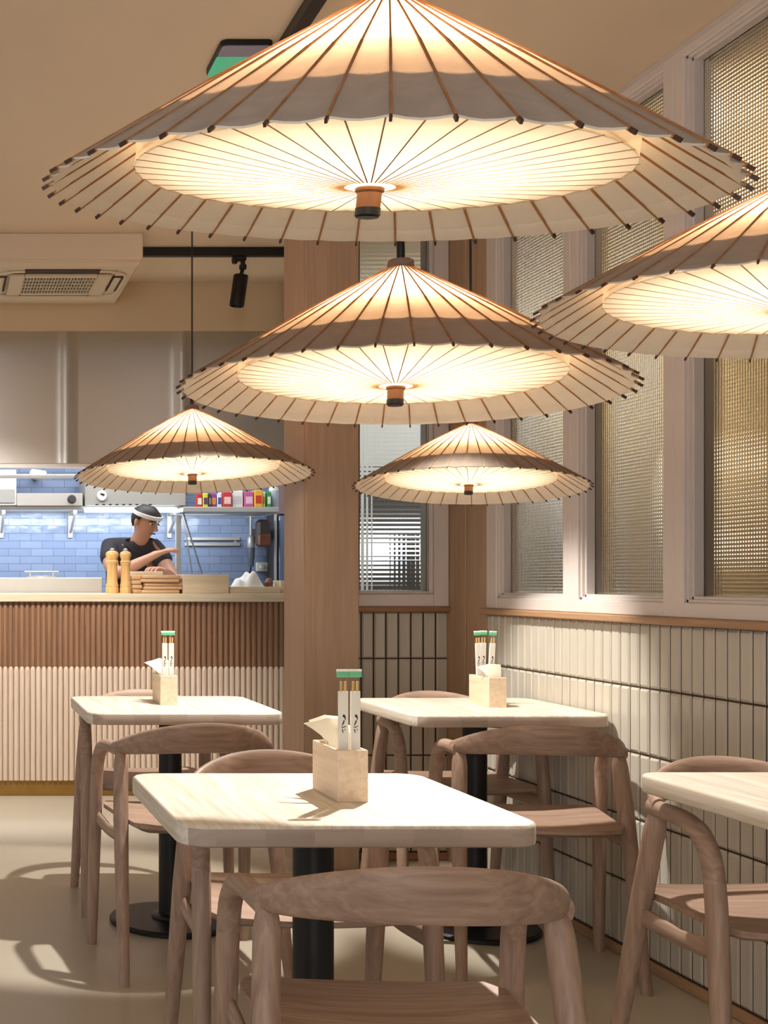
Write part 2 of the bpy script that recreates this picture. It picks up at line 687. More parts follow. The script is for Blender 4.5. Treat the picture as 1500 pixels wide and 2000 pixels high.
def pane_slab(p, q, axis, mat, parent):
    """reeds on the room side only, the other face and the edges smooth"""
    mb = MB().box(p[0], q[0], p[1], q[1], p[2], q[2])
    k = 'XY'.index(axis)
    for i, f in enumerate(mb.f):
        mb.m[i] = 0 if all(abs(mb.v[j][k] - p[k]) < 1e-6 for j in f) else 1
    return mb.build('pane', [mat, M['glass_plain']], parent, smooth=0)


def side_window(n, d0, d1, g0, g1):
    """frame from depth d0 (far) to d1 (near), glass g0..g1"""
    f = MB()
    X0, X1 = XW - .012, XW + .075
    z0, z1, gz0, gz1 = 1.066, 2.70, 1.128, 2.655
    f.box(X0, X1, g0, d0, z0, z1, .003)
    f.box(X0, X1, d1, g1, z0, z1, .003)
    f.box(X0, X1, g1, g0, z0, gz0 - .018, .003)
    f.box(X0, X1, g1, g0, gz1 + .018, z1, .003)
    # glazing bead, set back in steps
    for k, (e, xo) in enumerate(((.018, .010), (.009, .020))):
        b = .018 - .009 * k
        f.box(X0 + xo, X1, g1, g0, gz0 - b, gz0 - b + .009, .001)
        f.box(X0 + xo, X1, g1, g0, gz1 + b - .009, gz1 + b, .001)
        f.box(X0 + xo, X1, g0 - .009 * (k + 1), g0 - .009 * k, gz0 - b, gz1 + b, .001)
        f.box(X0 + xo, X1, g1 + .009 * k, g1 + .009 * (k + 1), gz0 - b, gz1 + b, .001)
    o = struct(f.build('window_%d' % n, M['frame']))
    pane_slab((XW + .036, g1 + .012, gz0), (XW + .042, g0 - .012, gz1), 'X', M['glass'], o)


mull = [4.79, 4.152, 3.568, 2.984, 2.40, 1.816, 1.232]
for i in range(6):
    d0, d1 = mull[i], mull[i + 1]
    side_window(2 + i, d0, d1, d0 - (.085 if i == 0 else .05), d1 + .05)
# window in the back wall
f = MB()
f.box(2.062, XW - .012, 5.14, 5.25, 1.066, CEIL, .003)
f.box(1.692, 2.062, 5.14, 5.25, 1.066, 1.118, .003)
f.box(1.692, 2.062, 5.14, 5.25, 2.66, CEIL, .003)
f.box(1.692, 1.708, 5.15, 5.25, 1.118, 2.66, .002)
f.box(2.046, 2.062, 5.155, 5.25, 1.118, 2.66, .002)
f.box(1.708, 2.046, 5.155, 5.25, 1.118, 1.130, .002)
o = struct(f.build('window_1', M['frame']))
pane_slab((1.708, 5.185, 1.13), (2.046, 5.191, 2.66), 'Y', M['glass_X'], o)

# lobby beyond the glass
mb = MB()
mb.box(3.0, 3.1, -3.2, 5.74, 0, CEIL)
mb.box(XW + .12, 3.0, -.6, -.5, 0, CEIL)
struct(mb.build('wall_lobby', M['lobby'], smooth=0))
struct(MB().box(2.235, 3.2, 6.7, 6.8, 0, CEIL).build('wall_lobby_end', M['lobby_white'], smooth=0))
struct(MB().box(3.0, 3.1, 5.74, 6.27, 0, CEIL).build('wall_lobby_far', M['lobby_white'], smooth=0))
struct(MB().box(2.985, 3.1, 6.27, 6.7, 0, CEIL).build('trim_9', M['sill'], smooth=0))
struct(MB().box(1.775, 1.80, 5.28, 6.20, 0, CEIL).box(1.775, 2.115, 6.20, 6.23, 0, CEIL).box(2.09, 2.115, 6.23, 6.47, 0, CEIL).box(2.09, 2.235, 6.47, 6.50, 0, CEIL).box(2.20, 2.235, 6.50, 7.5, 0, CEIL).box(2.44, 2.48, 7.5, 9.0, 0, CEIL).box(2.235, 2.44, 7.48, 7.5, 0, CEIL).build('wall_partition', M['lobby_white'], smooth=0))
# glowing panel added on the lobby's end wall, dark boxes around it for contrast
struct(MB().box(2.235, 2.985, 6.58, 6.70, 1.52, 1.72, .005).build('trim_6', M['lobby_dark'], smooth=0))
struct(MB().box(2.235, 2.985, 6.55, 6.70, .0, 1.20, .005).build('trim_7', M['lobby_dark'], smooth=0))
struct(MB().box(2.30, 2.95, 6.66, 6.70, 1.24, 1.44, .002).build('trim_10', emit('added_glow_panel', (.86, .92, 1, 1), .8), smooth=0))
struct(MB().box(2.47, 2.60, 6.60, 6.66, 1.20, 1.36, .01).build('trim_11', M['lobby_dark'], smooth=0))

# bulkhead above the pass
struct(MB().box(-3, 2.09, 6.35, 6.362, 2.468, CEIL).build('wall_bulkhead', M['beam'], smooth=0))
struct(MB().box(-3, 2.44, 8.70, 8.80, 0, CEIL).build('wall_kitchen', M['kitchen_tile'], smooth=0))

# ------------------------------------------------------------------ ceiling fittings
struct(MB().box(-.55, .895, 5.46, 6.35, 2.606, CEIL, .004).build('trim_8', M['ceiling'], smooth=0))


def make_ac():
    x0, x1, y0, y1 = .208, .885, 5.47, 6.12
    zt = 2.606
    root = empty('air_conditioner', ((x0 + x1) / 2, (y0 + y1) / 2, zt))
    tag(root, 'cream square ceiling air conditioner with dark perforated grille and slotted vents', 'air conditioner')
    hx, hy = (x1 - x0) / 2, (y1 - y0) / 2
    p = MB()
    zo, zi = -.030, -.036
    # shallow tray: rim ring then inner field
    def ring(a, b, z):
        return [(-a, -b, z), (a, -b, z), (a, b, z), (-a, b, z)]
    R = [ring(hx, hy, 0), ring(hx, hy, -.016), ring(hx - .014, hy - .014, zo), ring(hx - .09, hy - .075, zo),
         ring(hx - .092, hy - .077, zi + .012)]
    p.grid([[Vector(q) for q in r] for r in R], closed=True)
    p.add(R[0], [(0, 1, 2, 3)])
    p.add(R[-1], [(0, 1, 2, 3)])
    p.build('panel', M['ac'], root, smooth=20)
    gx, gy = .165, .155
    MB().box(-gx - .012, gx + .012, -gy - .012, gy + .012, -.034, -.025).build('filter', M['ac_dark'], root, smooth=0)
    g = MB()
    for k in range(24):
        x = -gx + 2 * gx * k / 23
        g.box(x - .0020, x + .0020, -gy, gy, -.042, -.034)
    for k in range(6):
        y = -gy + 2 * gy * k / 5
        g.box(-gx, gx, y - .0045, y + .0045, -.0425, -.034)
    for sx in (-1, 1):
        g.box(sx * (gx + .035) - .033, sx * (gx + .035) + .033, -gy - .03, gy + .03, -.043, -.03, .003)
    g.box(-gx, gx, gy, gy + .03, -.043, -.03, .002)
    g.box(-gx, gx, -gy - .03, -gy, -.043, -.03, .002)
    g.build('grille', M['ac'], root, smooth=0)
    for sy in (-1, 1):
        v = MB()
        y = sy * (hy - .088)
        v.box(-.17, .17, y - .028, y + .028, -.0345, -.027)
        o = v.build('vent', M['ac_dark'], root, smooth=0)
        MB().box(-.168, .168, y - .006, y + .024, -.037, -.0325, .002).build('louver', M['ac'], o) if sy > 0 else None
    for sx in (-1, 1):
        x = sx * (hx - .070)
        v = MB()
        v.box(x - .024, x + .024, -.14, .14, -.0345, -.027)
        o = v.build('vent', M['ac_dark'], root, smooth=0)
        MB().box(x - .020, x + .012, -.135, .135, -.041, -.0335, .004).build('louver', M['ac'], o)
        # raised bracket corners of the outlet
        c = MB()
        for sy in (-1, 1):
            pts = [(x + sx * .03, 0, -.034), (x + sx * .03, sy * .13, -.034), (x + sx * .012, sy * .20, -.034), (x - sx * .05, sy * .235, -.034), (x - sx * .10, sy * .24, -.034)]
            c.tube(spline(pts, 4), .007, 8)
        c.build('outlet_trim', M['ac'], root)


make_ac()

tr = MB()
tr.box(.895, 1.60, 5.69, 5.725, 2.680, CEIL, .002)
tag(tr.build('lighting_track', M['black'], smooth=0), 'black ceiling track running across above the counter', 'lighting track')
tr = MB()
tr.box(.965, 1.005, .6, 4.3, 2.684, CEIL, .002)
tag(tr.build('lighting_track', M['black'], smooth=0), 'black ceiling track at the top edge running back above the largest lamp', 'lighting track')


def make_spotlight():
    root = empty('track_spotlight', (1.385, 5.707, 2.680))
    tag(root, 'black cylinder spotlight hanging from the ceiling track over the counter', 'spotlight')
    a = MB()
    a.box(-.036, .028, -.016, .016, -.022, 0, .004)
    a.lathe([(.010, -.034), (.013, -.030), (.013, -.02)], 12, -.024, 0)
    a.build('adapter', M['black'], root)
    j = MB()
    j.lathe([(.011, -.062), (.017, -.058), (.017, -.040), (.011, -.036), (.011, -.02)], 16, .014, 0)
    j.tube([(.014, 0, -.055), (.004, 0, -.090)], .009, 10)
    j.build('joint', M['black'], root)
    T = Matrix.Translation((.006, 0, -.082)) @ Matrix.Rotation(math.radians(8), 4, 'Y')
    h = MB()
    h.lathe([(.0, -.006), (.033, -.006), (.034, -.008), (.034, -.148), (.032, -.150), (.030, -.150), (.028, -.138), (.0, -.138)], 28, M=T)
    h.build('head', M['black'], root)


make_spotlight()


def make_sign():
    root = empty('exit_sign', (.875, 3.62, CEIL))
    tag(root, 'small green and lavender lit emergency panel on the ceiling behind the largest lamp', 'emergency light')
    b = MB()
    b.prism(rrect(-.075, .075, -.11, .11, .02), -.016, 0)
    b.build('housing', M['black'], root)
    MB().prism(rrect(-.071, .071, -.106, -.035, .012), -.019, -.015).build('lavender_band', plain('lavender_plate', srgb(140, 140, 168), .4), root)
    MB().prism(rrect(-.071, .071, -.035, .105, .012), -.019, -.015).build('green_face', emit('green_face', srgb(70, 180, 140), .35), root)


make_sign()

# ------------------------------------------------------------------ counter
CY = 6.70
root = empty('counter', (.5, CY + .3, 0))
tag(root, 'kitchen counter faced with dark slats above pale round topped slats', 'counter')
X0, X1 = -1.6, 2.18
pitch = .0302


def slat_front(z0, z1, r, yc, rounded):
    mb = MB()
    n = int((X1 - X0) / pitch)
    for k in range(n):
        x = X0 + (k + .5) * pitch
        P = []
        zs = [z0, z1] if not rounded else [z0, z1 - .030, z1 - .020, z1 - .010, z1 - .003, z1]
        rs = [1, 1] if not rounded else [1, 1, .93, .72, .40, .12]
        for z, s_ in zip(zs, rs):
            P.append([Vector((x - .5 + r * s_ * math.cos(a), yc - CY - .3 - r * (s_ if rounded else 1) * math.sin(a), z))
                      for a in [PI * q / 8 for q in range(9)]])
        mb.grid(P)
        if rounded:
            mb.add(P[-1], [tuple(range(9))])
    return mb


slat_front(.68, 1.060, .0133, CY + .020, False).build('dark_slats', M['slat_dark'], root, smooth=50)['label'] = 'dark brown half round slats'
slat_front(.085, .712, .0142, CY + .014, True).build('pale_slats', M['slat_light'], root, smooth=50)['label'] = 'pale washed slats with rounded tops'
MB().box(X0 - .5, X1 - .5, -.28, .30, .085, 1.060).build('carcass', M['slat_dark'], root, smooth=0)
MB().box(X0 - .5, X1 - .5, -.285, .29, 0, .085, .003).build('kick_plate', M['brass'], root)['label'] = 'dull brass kick plate'
o = MB().box(X0, X1, CY - .012, CY + .62, 1.060, 1.104, .003).build('worktop', M['worktop'])
tag(o, 'long pale wooden worktop lying on the kitchen counter', 'worktop')
WT = 1.104

# ------------------------------------------------------------------ range hood
root = empty('range_hood', (.5, 7.1, 1.86))
tag(root, 'wide brushed steel extractor hood above the kitchen pass', 'range hood')
h = MB()
yh = 6.95
z0, z1 = 1.838, 2.72
P0, P1 = [], []
xs = [-2.1 + k * .02 for k in range(int((2.18 + 2.1) / .02) + 1)]
for x in xs:
    seam = 0
    for c, w, a in ((.705, .022, .016), (.735, .010, .008), (1.36, .030, .020)):
        seam += a * math.exp(-((x - c) / w) ** 2)
    y = yh - seam - .015 * math.sin(x * 4.1 + .6)
    P0.append(Vector((x - .5, y - 7.1, z0 - 1.86)))
    P1.append(Vector((x - .5, y - 7.1, z1 - 1.86)))
h.grid([P0, P1])
h.build('front_sheet', M['steel'], root, smooth=60, fix=False)
h = MB()
h.box(-2.6, 1.68, -.17, 1.10, z1 - 1.87, z1 - 1.86 + .0)
h.box(-2.6, 1.68, -.175, -.150, -.050, -.022, .004)
h.box(-2.6, 1.68, .55, .575, -.045, -.022, .004)
h.build('rim', M['steel'], root)

# ------------------------------------------------------------------ kitchen back side
def simple(name, mb, mat, label, cat, group=None, **k):
    return tag(mb.build(name, mat, **k), label, cat, group)


def pbox(px0, px1, py0, py1, d0, d1, bev=.002, mi=0, mb=None):
    a, b = at(px0, py1, d0), at(px1, py0, d0)
    return (mb or MB()).box(a.x, b.x, d0, d1, a.z, b.z, bev, mi=mi)


# wall shelf on brackets, with the appliances standing on it
DS = 8.25
zs = at(0, 988, DS).z
o = MB().box(-1.2, 1.62, DS + .02, 8.70, zs - .022, zs, .003).build('wall_shelf', M['steel_soft'])
tag(o, 'long steel wall shelf under the appliances at the left', 'shelf')
for px in (4, 140, 335):
    x = at(px, 0, 8.6).x
    b = MB()
    b.box(x - .012, x + .012, DS + .12, 8.70, zs - .045, zs - .022, .002)
    b.tube([(x, DS + .14, zs - .04), (x, 8.67, zs - .16)], .010, 8)
    b.box(x - .016, x + .016, 8.68, 8.70, zs - .20, zs - .02, .002)
    b.build('bracket', M['steel_soft'], o)
MB().box(at(165, 0, DS).x, at(346, 0, DS).x, DS - .012, DS + .02, zs - .044, zs - .014, .004).build('strip_lamp', emit('strip_light', (.75, .88, 1, 1), 3.0), o)

root = empty('microwave_oven', at(6, 988, DS))
tag(root, 'white boxy appliance at the far left of the wall shelf', 'kitchen appliance')
w = at(32, 0, DS).x - root.location.x
hh = at(0, 917, DS).z - zs
MB().box(-.34, w, 0, .36, .0, hh, .006).build('body', M['white'], root)
MB().box(-.30, w - .012, -.006, 0, .02, hh * .46, .002).build('door', M['steel_soft'], root)

root = empty('warming_drawer', at(97, 988, DS))
tag(root, 'low steel unit with one dark knob on the wall shelf', 'kitchen appliance')
w = (at(163, 0, DS).x - at(34, 0, DS).x) / 2
hh = at(0, 963, DS).z - zs
MB().box(-w, w, 0, .34, 0, hh, .003).build('body', M['steel'], root)
kx = at(140, 0, DS).x - root.location.x
MB().lathe([(.0, 0), (.028, 0), (.030, .006), (.022, .022), (.0, .022)], 24, M=Matrix.Translation((kx, 0, hh * .52)) @ Matrix.Rotation(PI / 2, 4, 'X')).build('knob', M['lobby_dark'], root)

root = empty('salamander_grill', at(264.5, 988, DS))
tag(root, 'grey steel cabinet with a round white dial on the wall shelf', 'kitchen appliance')
w = (at(363, 0, DS).x - at(166, 0, DS).x) / 2
hh = at(0, 930, DS).z - zs
MB().box(-w, w, 0, .38, 0, hh, .004).build('body', plain('grey_enamel', srgb(170, 164, 154), .4), root)
MB().box(-w, w, -.002, .36, hh, hh + .035, .004).build('top_tray', M['white'], root)
kx = at(199, 0, DS).x - root.location.x
kz = at(0, 968, DS).z - zs
o = MB().lathe([(.0, 0), (.033, 0), (.034, .006), (.030, .014), (.0, .014)], 28, M=Matrix.Translation((kx, 0, kz)) @ Matrix.Rotation(PI / 2, 4, 'X')).build('dial', M['white'], root)
MB().box(-.014, .014, -.019, -.013, -.005, .005, .001, M=Matrix.Translation((kx + .002, 0, kz + .008)) @ Matrix.Rotation(math.radians(20), 4, 'Y')).build('pointer', M['black'], o)
v = MB()
for k in range(9):
    x = at(190 + k * 13, 0, DS).x - root.location.x
    v.box(x - .012, x + .008, -.003, .002, .004, .012)
v.build('vent_slots', M['black'], root)

# square duct piece below the hood
o = MB()
T = Matrix.Translation(at(75, 926, 8.35)) @ Matrix.Rotation(math.radians(8), 4, 'Y')
o.box(-.055, .055, 0, .14, -.028, .03, .010, M=T)
o.box(-.02, .02, .13, .352, -.01, .015, .003, M=T)
tag(o.build('hood_lamp', M['white']), 'small white box lamp tucked under the hood at left', 'lamp')

# steel post and grocery shelf
simple('steel_post', pbox(344, 354, 1007, 1165, 8.2, 8.24), M['steel_soft'], 'bright square steel post left of the grocery shelf', 'post')
p0 = at(358, 1000, 8.0)
p1 = at(545, 990, 8.0)
GZ = p1.z
o = MB()
o.box(p0.x, p1.x, 8.0, 8.5, p0.z, GZ, .003)
o.build
o = o.build('grocery_shelf', M['steel_soft'])
tag(o, 'steel shelf carrying colourful packets beside the post', 'shelf')
b = MB()
b.tube([at(358, 1002, 8.15), at(395, 1122, 8.68)], .006, 8)
b.tube([at(357, 1002, 8.35), at(375, 1122, 8.68)], .006, 8)
b.build('brace', M['steel_soft'], o)

groc = [  # px0, px1, top, colour, band colour, label
    (386, 396, 964, (190, 50, 50), (240, 220, 210), 'narrow red packet at the left end of the grocery shelf'),
    (397, 407, 963, (214, 206, 70), (90, 60, 90), 'yellow green packet second from left on the grocery shelf'),
    (408, 412, 964, (60, 50, 66), (150, 130, 140), 'thin dark bottle between yellow and purple packets'),
    (413, 424, 963, (150, 70, 150), (240, 150, 60), 'purple and orange packet on the grocery shelf'),
    (425, 434, 962, (230, 230, 232), (80, 84, 140), 'white tub with a blue band on the grocery shelf'),
    (435, 453, 961, (196, 62, 62), (240, 200, 190), 'wide red patterned packet on the grocery shelf'),
    (455, 476, 958, (236, 230, 226), (214, 206, 202), 'large plain white carton in the middle of the grocery shelf'),
    (478, 496, 960, (196, 96, 140), (240, 190, 210), 'pink packet right of the white carton'),
    (497, 513, 957, (236, 178, 60), (200, 60, 40), 'yellow packet with a red square on the grocery shelf'),
    (514, 520, 960, (240, 236, 224), (210, 150, 60), 'narrow cream packet right of the yellow packet'),
    (522, 530, 960, (60, 150, 70), (230, 230, 220), 'green packet near the right end of the grocery shelf'),
]
for i, (a, b_, t, c, c2, lab) in enumerate(groc):
    A, B = at(a, 990, 8.05), at(b_, t, 8.05)
    wid, hei = B.x - A.x, B.z - GZ
    root = empty('food_packet', ((A.x + B.x) / 2, 8.10, GZ))
    tag(root, lab, 'packet', 'food packets on the grocery shelf')
    dep = .035 + .01 * (i % 3)
    MB().box(-wid / 2, wid / 2, -dep, dep, 0, hei, .004).build('pack', plain('pack_%d' % i, srgb(*c), .45, var=.15, scale=60), root)
    MB().box(-wid * .36, wid * .36, -dep - .0008, -dep + .001, hei * .22, hei * .68).build('label_panel', plain('pack_band_%d' % i, srgb(*c2), .5, var=.3, scale=90), root)
root = empty('storage_jar', (at(540, 0, 8.05).x, 8.12, GZ))
tag(root, 'tall clear white lidded jar at the right end of the grocery shelf', 'jar')
MB().lathe([(.0, 0), (.030, 0), (.033, .006), (.033, .10), (.030, .112), (.0, .112)], 20).build('body', plain('jar_grey', srgb(176, 184, 196), .3), root)
MB().lathe([(.0, .112), (.032, .112), (.030, .135), (.012, .142), (.0, .142)], 20).build('lid', M['white'], root)
simple('storage_box', pbox(547, 566, 948, 1004, 8.46, 8.66), plain('rose_box', srgb(150, 120, 122), .6), 'dusty rose box on top of the tall fridge', 'box')

# magnetic rail with knives, hand blender, socket, fridge
o = MB()
a, b = at(362, 1066, 8.66), at(470, 1049, 8.66)
o.box(a.x, b.x, 8.675, 8.70, a.z, a.z + .022, .002)
o.box(a.x, b.x, 8.675, 8.70, b.z - .022, b.z, .002)
o.box(a.x + .02, a.x + .04, 8.69, 8.70, a.z, b.z)
o.box(b.x - .04, b.x - .02, 8.69, 8.70, a.z, b.z)
tag(o.build('wall_rail', M['steel_soft']), 'double steel rail fixed to the grey tiles', 'rail')

root = empty('hand_blender', at(490, 1060, 8.55))
tag(root, 'steel and grey hand blender hanging head down on the tiled wall', 'blender')
zt = at(0, 1008, 8.55).z - root.location.z
k = .036
MB().lathe([(.010, .0), (.010, zt - .03), (.012, zt)], 12).build('shaft', M['steel_soft'], root)
MB().lathe([(.0, -.035), (.022, -.035), (.026, -.02), (.026, .035), (.012, .055), (.0, .055)], 16).build('collar', M['steel_soft'], root)
MB().lathe([(.0, -.17), (.018, -.165), (.024, -.11), (.028, -.04), (.026, -.035), (.0, -.035)], 16).build('handle', plain('blender_grey', srgb(88, 94, 108), .5), root)
b = MB()
b.tube([(-.03, 0, zt + .004), (0, 0, zt - .014), (.03, 0, zt + .004)], .006, 8)
b.tube([(0, 0, zt - .005), (0, .14, zt - .005)], .006, 8)
b.build('hanger', M['steel_soft'], root)
MB().tube(spline([(0, 0, -.165), (-.004, .02, -.21), (-.03, .08, -.22), (-.035, .12, -.27)], 5), .005, 8).build('cord', M['black'], root)

root = empty('wall_socket', at(520, 1107, 8.66))
tag(root, 'white double wall socket with plugs beneath the dark appliance', 'socket')
MB().box(-.065, .065, 0, .04, -.032, .032, .004).build('plate', M['white'], root)
for s_ in (-1, 1):
    MB().box(s_ * .032 - .014, s_ * .032 + .014, -.022, 0, -.014, .014, .004).build('plug', M['white'] if s_ < 0 else M['cap_grey'], root)
c = MB()
c.tube(spline([(.032, -.02, -.01), (.03, -.05, -.05), (.045, -.03, .04), (.05, 0, .14)], 5), .005, 8)
c.build('cord', plain('red_cord', srgb(120, 70, 70), .6), root)
o = pbox(503, 530, 1014, 1068, 8.36, 8.44, .02)
o.box(at(512, 0, 8.4).x, at(522, 0, 8.4).x, 8.43, 8.70, at(0, 1050, 8.4).z, at(0, 1030, 8.4).z, .003)
o = o.build('wall_heater', plain('dark_box', srgb(66, 54, 52), .5))
tag(o, 'dark rounded appliance box fixed to the wall beside the fridge', 'kitchen appliance')
a, b = at(503, 1068, 8.35), at(530, 1042, 8.35)
MB().box(a.x + .006, b.x - .002, 8.345, 8.37, a.z + .005, b.z, .01).build('copper_cover', plain('copper', srgb(126, 78, 58), .4, .4), o)

root = empty('refrigerator', (at(560, 0, 8.45).x, 8.60, 0))
tag(root, 'tall steel fridge beside the wooden post at the right of the kitchen', 'refrigerator')
hz = at(0, 1004, 8.45).z
xl = at(538, 0, 8.45).x - root.location.x
MB().box(xl, .06, -.12, .09, 0, hz, .006).build('body', M['lobby_dark'], root)
MB().box(xl + .024, .06, -.155, -.122, .1, hz - .01, .006).build('door', plain('fridge_steel', srgb(120, 138, 168), .35, .5), root)
MB().box(xl - .004, xl + .012, -.15, -.12, .1, hz, .003).build('door_edge', M['steel_soft'], root)

# steel bench with pan lid handle behind the pass
root = empty('steel_bench', (at(60, 0, 7.40).x, 7.40, 0))
tag(root, 'long low steel bench ledge behind the worktop at left', 'bench')
a, b = at(-260, 1160, 7.34), at(200, 1128, 7.34)
MB().box(a.x - root.location.x, b.x - root.location.x, -.06, .16, .80, b.z, .004).build('top', M['steel_soft'], root)
l = MB()
for x in (a.x + .05, b.x - .05):
    l.box(x - root.location.x - .02, x - root.location.x + .02, .0, .04, 0, .80)
l.build('leg', M['steel_soft'], root)
root2 = empty('pan_lid', (at(81, 0, 7.45).x, 7.45, b.z))
tag(root2, 'pan cover with a straight bar handle on the steel bench', 'lid')
MB().lathe([(.0, 0), (.10, 0), (.10, .006), (.03, .012), (.0, .012)], 28).build('cover', M['steel'], root2)
hb = MB()
hb.box(-.105, .105, -.008, .008, .030, .040, .003)
for s_ in (-1, 1):
    hb.box(s_ * .07 - .005, s_ * .07 + .005, -.005, .005, .004, .032)
hb.build('handle', M['steel_soft'], root2)

# ------------------------------------------------------------------ things on the pass
DW = 6.84


def make_mill(px, lab, hmm, s_):
    p = at(px, 0, DW)
    root = empty('pepper_mill', (p.x, DW, WT))
    tag(root, lab, 'pepper mill', 'wooden mills on the worktop')
    r = .0335 * s_
    h = hmm
    MB().lathe([(0, 0), (r, 0), (r * 1.02, .010), (r * 1.02, .030), (r * .94, .034), (r * 1.0, .040), (r * .98, .048), (r * .86, .060),
                (r * .82, .10), (r * .80, h * .60), (r * .92, h * .655), (r * .98, h * .67), (r * .92, h * .685), (0, h * .685)], 28).build('body', M['mill'], root)
    MB().lathe([(0, h * .685), (r * .98, h * .69), (r * 1.02, h * .70), (r * .98, h * .715), (r * .80, h * .735), (r * .86, h * .78), (r * 1.03, h * .84),
                (r * 1.0, h * .885), (r * .82, h * .92), (r * .4, h * .945), (0, h * .945)], 28).build('head', M['mill'], root)
    MB().lathe([(0, h * .94), (.011, h * .94), (.012, h * .985), (.006, h), (0, h)], 12).build('top_nut', M['steel_soft'], root)


make_mill(219, 'left wooden pepper mill, the taller of two on the worktop', .252, 1.06)
make_mill(245, 'right wooden pepper mill, the slimmer of two on the worktop', .250, .92)


def board_stack(px0, px1, ytop, n, d, labels, cat, grp):
    x0, x1 = at(px0, 0, d).x, at(px1, 0, d).x
    zt = at(0, ytop, d).z
    hh = (zt - WT) / n
    for k in range(n):
        j = random.uniform(-.010, .010)
        o = MB().box(-(x1 - x0) / 2, (x1 - x0) / 2, -.11, .11, 0, hh - .001, min(.006, hh * .3), seg=2).build('serving_board', M['board'])
        o.location = ((x0 + x1) / 2 + j, d + .11 + random.uniform(-.008, .008), WT + k * hh)
        o.rotation_euler.z = random.uniform(-.04, .04)
        tag(o, labels[k], cat, grp)


pos = ['lowest', 'second from the bottom', 'middle', 'fourth from the bottom', 'topmost']
board_stack(280, 354, 1123, 5, 6.80, ['wooden serving board, %s of the wider stack left of the white crate' % p for p in pos], 'serving board', 'serving boards on the worktop')
board_stack(257, 277, 1124, 4, 6.86, ['small wooden board, %s of the narrow stack right of the mills' % p for p in ('lowest', 'second from the bottom', 'third from the bottom', 'topmost')], 'serving board', 'small boards beside the mills')
a, b = at(256, 1122, 7.05), at(318, 1116, 7.05)
o = MB().box(a.x, b.x, 7.04, 7.18, WT + .085, b.z, .003).build('cutting_board', M['crate'])
o.location.z = 0
tag(o, 'pale flat cutting board lying behind the board stacks', 'cutting board')
simple('cutting_board_stand', MB().box(a.x + .01, b.x - .01, 7.05, 7.17, WT, WT + .085, .003), M['board'], 'brown wooden block carrying the pale cutting board', 'block')


def open_crate(name, x0, x1, y0, y1, z0, z1, th, mat, label, slot=None):
    root = empty(name, ((x0 + x1) / 2, (y0 + y1) / 2, z0))
    tag(root, label, 'crate')
    hx, hy, h = (x1 - x0) / 2, (y1 - y0) / 2, z1 - z0
    fr = MB()
    if slot:
        sw, sz = slot
        c = h * .62
        fr.box(-hx, hx, -hy, -hy + th, 0, c - sz / 2, .001)
        fr.box(-hx, hx, -hy, -hy + th, c + sz / 2, h, .001)
        fr.box(-hx, -sw / 2, -hy, -hy + th, c - sz / 2, c + sz / 2)
        fr.box(sw / 2, hx, -hy, -hy + th, c - sz / 2, c + sz / 2)
    else:
        fr.box(-hx, hx, -hy, -hy + th, 0, h, .002)
    fr.build('front_panel', mat, root)
    MB().box(-hx, hx, hy - th, hy, 0, h, .002).build('back_panel', mat, root)
    for s_ in (-1, 1):
        MB().box(s_ * (hx - th / 2) - th / 2, s_ * (hx - th / 2) + th / 2, -hy + th, hy - th, 0, h, .002).build('side_panel', mat, root)
    MB().box(-hx + th, hx - th, -hy + th, hy - th, .002, .012).build('bottom', mat, root)
    return root


a, b = at(358, 1162, 6.78), at(447, 1122, 6.78)
open_crate('wooden_crate', a.x, b.x, 6.78, 7.0, WT, b.z, .010, M['crate'], 'pale square wooden crate right of the board stacks')
a, b = at(449, 1162, 6.80), at(548, 1146, 6.80)
cr = open_crate('wooden_crate', a.x, b.x, 6.80, 7.02, WT, b.z, .010, M['crate'], 'shallow pale crate with a handle slot holding a white cloth', slot=(.10, .011))
cx0, cx1, cz = a.x, b.x, b.z
a, b = at(550, 1162, 6.80), at(566, 1134, 6.80)
simple('wooden_box', MB().box(a.x, b.x, 6.81, 6.98, WT, b.z, .002), M['crate'], 'narrow pale box at the right end of the worktop beside the post', 'box')
# white cloth heaped in the crate
n, m_ = 22, 14
Pt = []
for i in range(n + 1):
    row = []
    for j in range(m_ + 1):
        u, v = i / n, j / m_
        x = cx0 + .02 + (cx1 - cx0 - .085) * u
        y = 6.815 + .19 * v
        e = min(1, 4 * min(u, 1 - u) + .05) * min(1, 4 * min(v, 1 - v) + .15)
        z = WT + .022 + e * (.052 + .034 * math.exp(-((u - .62) / .22) ** 2) + .012 * math.sin(9 * u + 5 * v) + .008 * math.sin(17 * u - 11 * v))
        row.append(Vector((x, y, z)))
    Pt.append(row)
mb = MB().grid(Pt)
bot = [[Vector((q.x, q.y, WT + .014)) for q in r] for r in Pt]
mb.grid(bot)
ed = [r[0] for r in Pt] + Pt[-1][1:] + [r[-1] for r in Pt[::-1]][1:] + Pt[0][::-1][1:-1]
eb = [Vector((q.x, q.y, WT + .014)) for q in ed]
mb.grid([ed, eb], closed=True)
tag(mb.build('kitchen_cloth', M['cloth'], smooth=80), 'crumpled white cloth heaped in the shallow crate', 'cloth')
mb = MB()
mb.tube(spline([(cx1 - .058, 6.86, WT + .05), (cx1 - .04, 6.90, WT + .072), (cx1 - .016, 6.95, WT + .06)], 5), [.016] * 11, 10)
tag(mb.build('brown_pouch', plain('brown_leather', srgb(128, 72, 46), .6)), 'small brown pouch beside the cloth in the shallow crate', 'pouch')


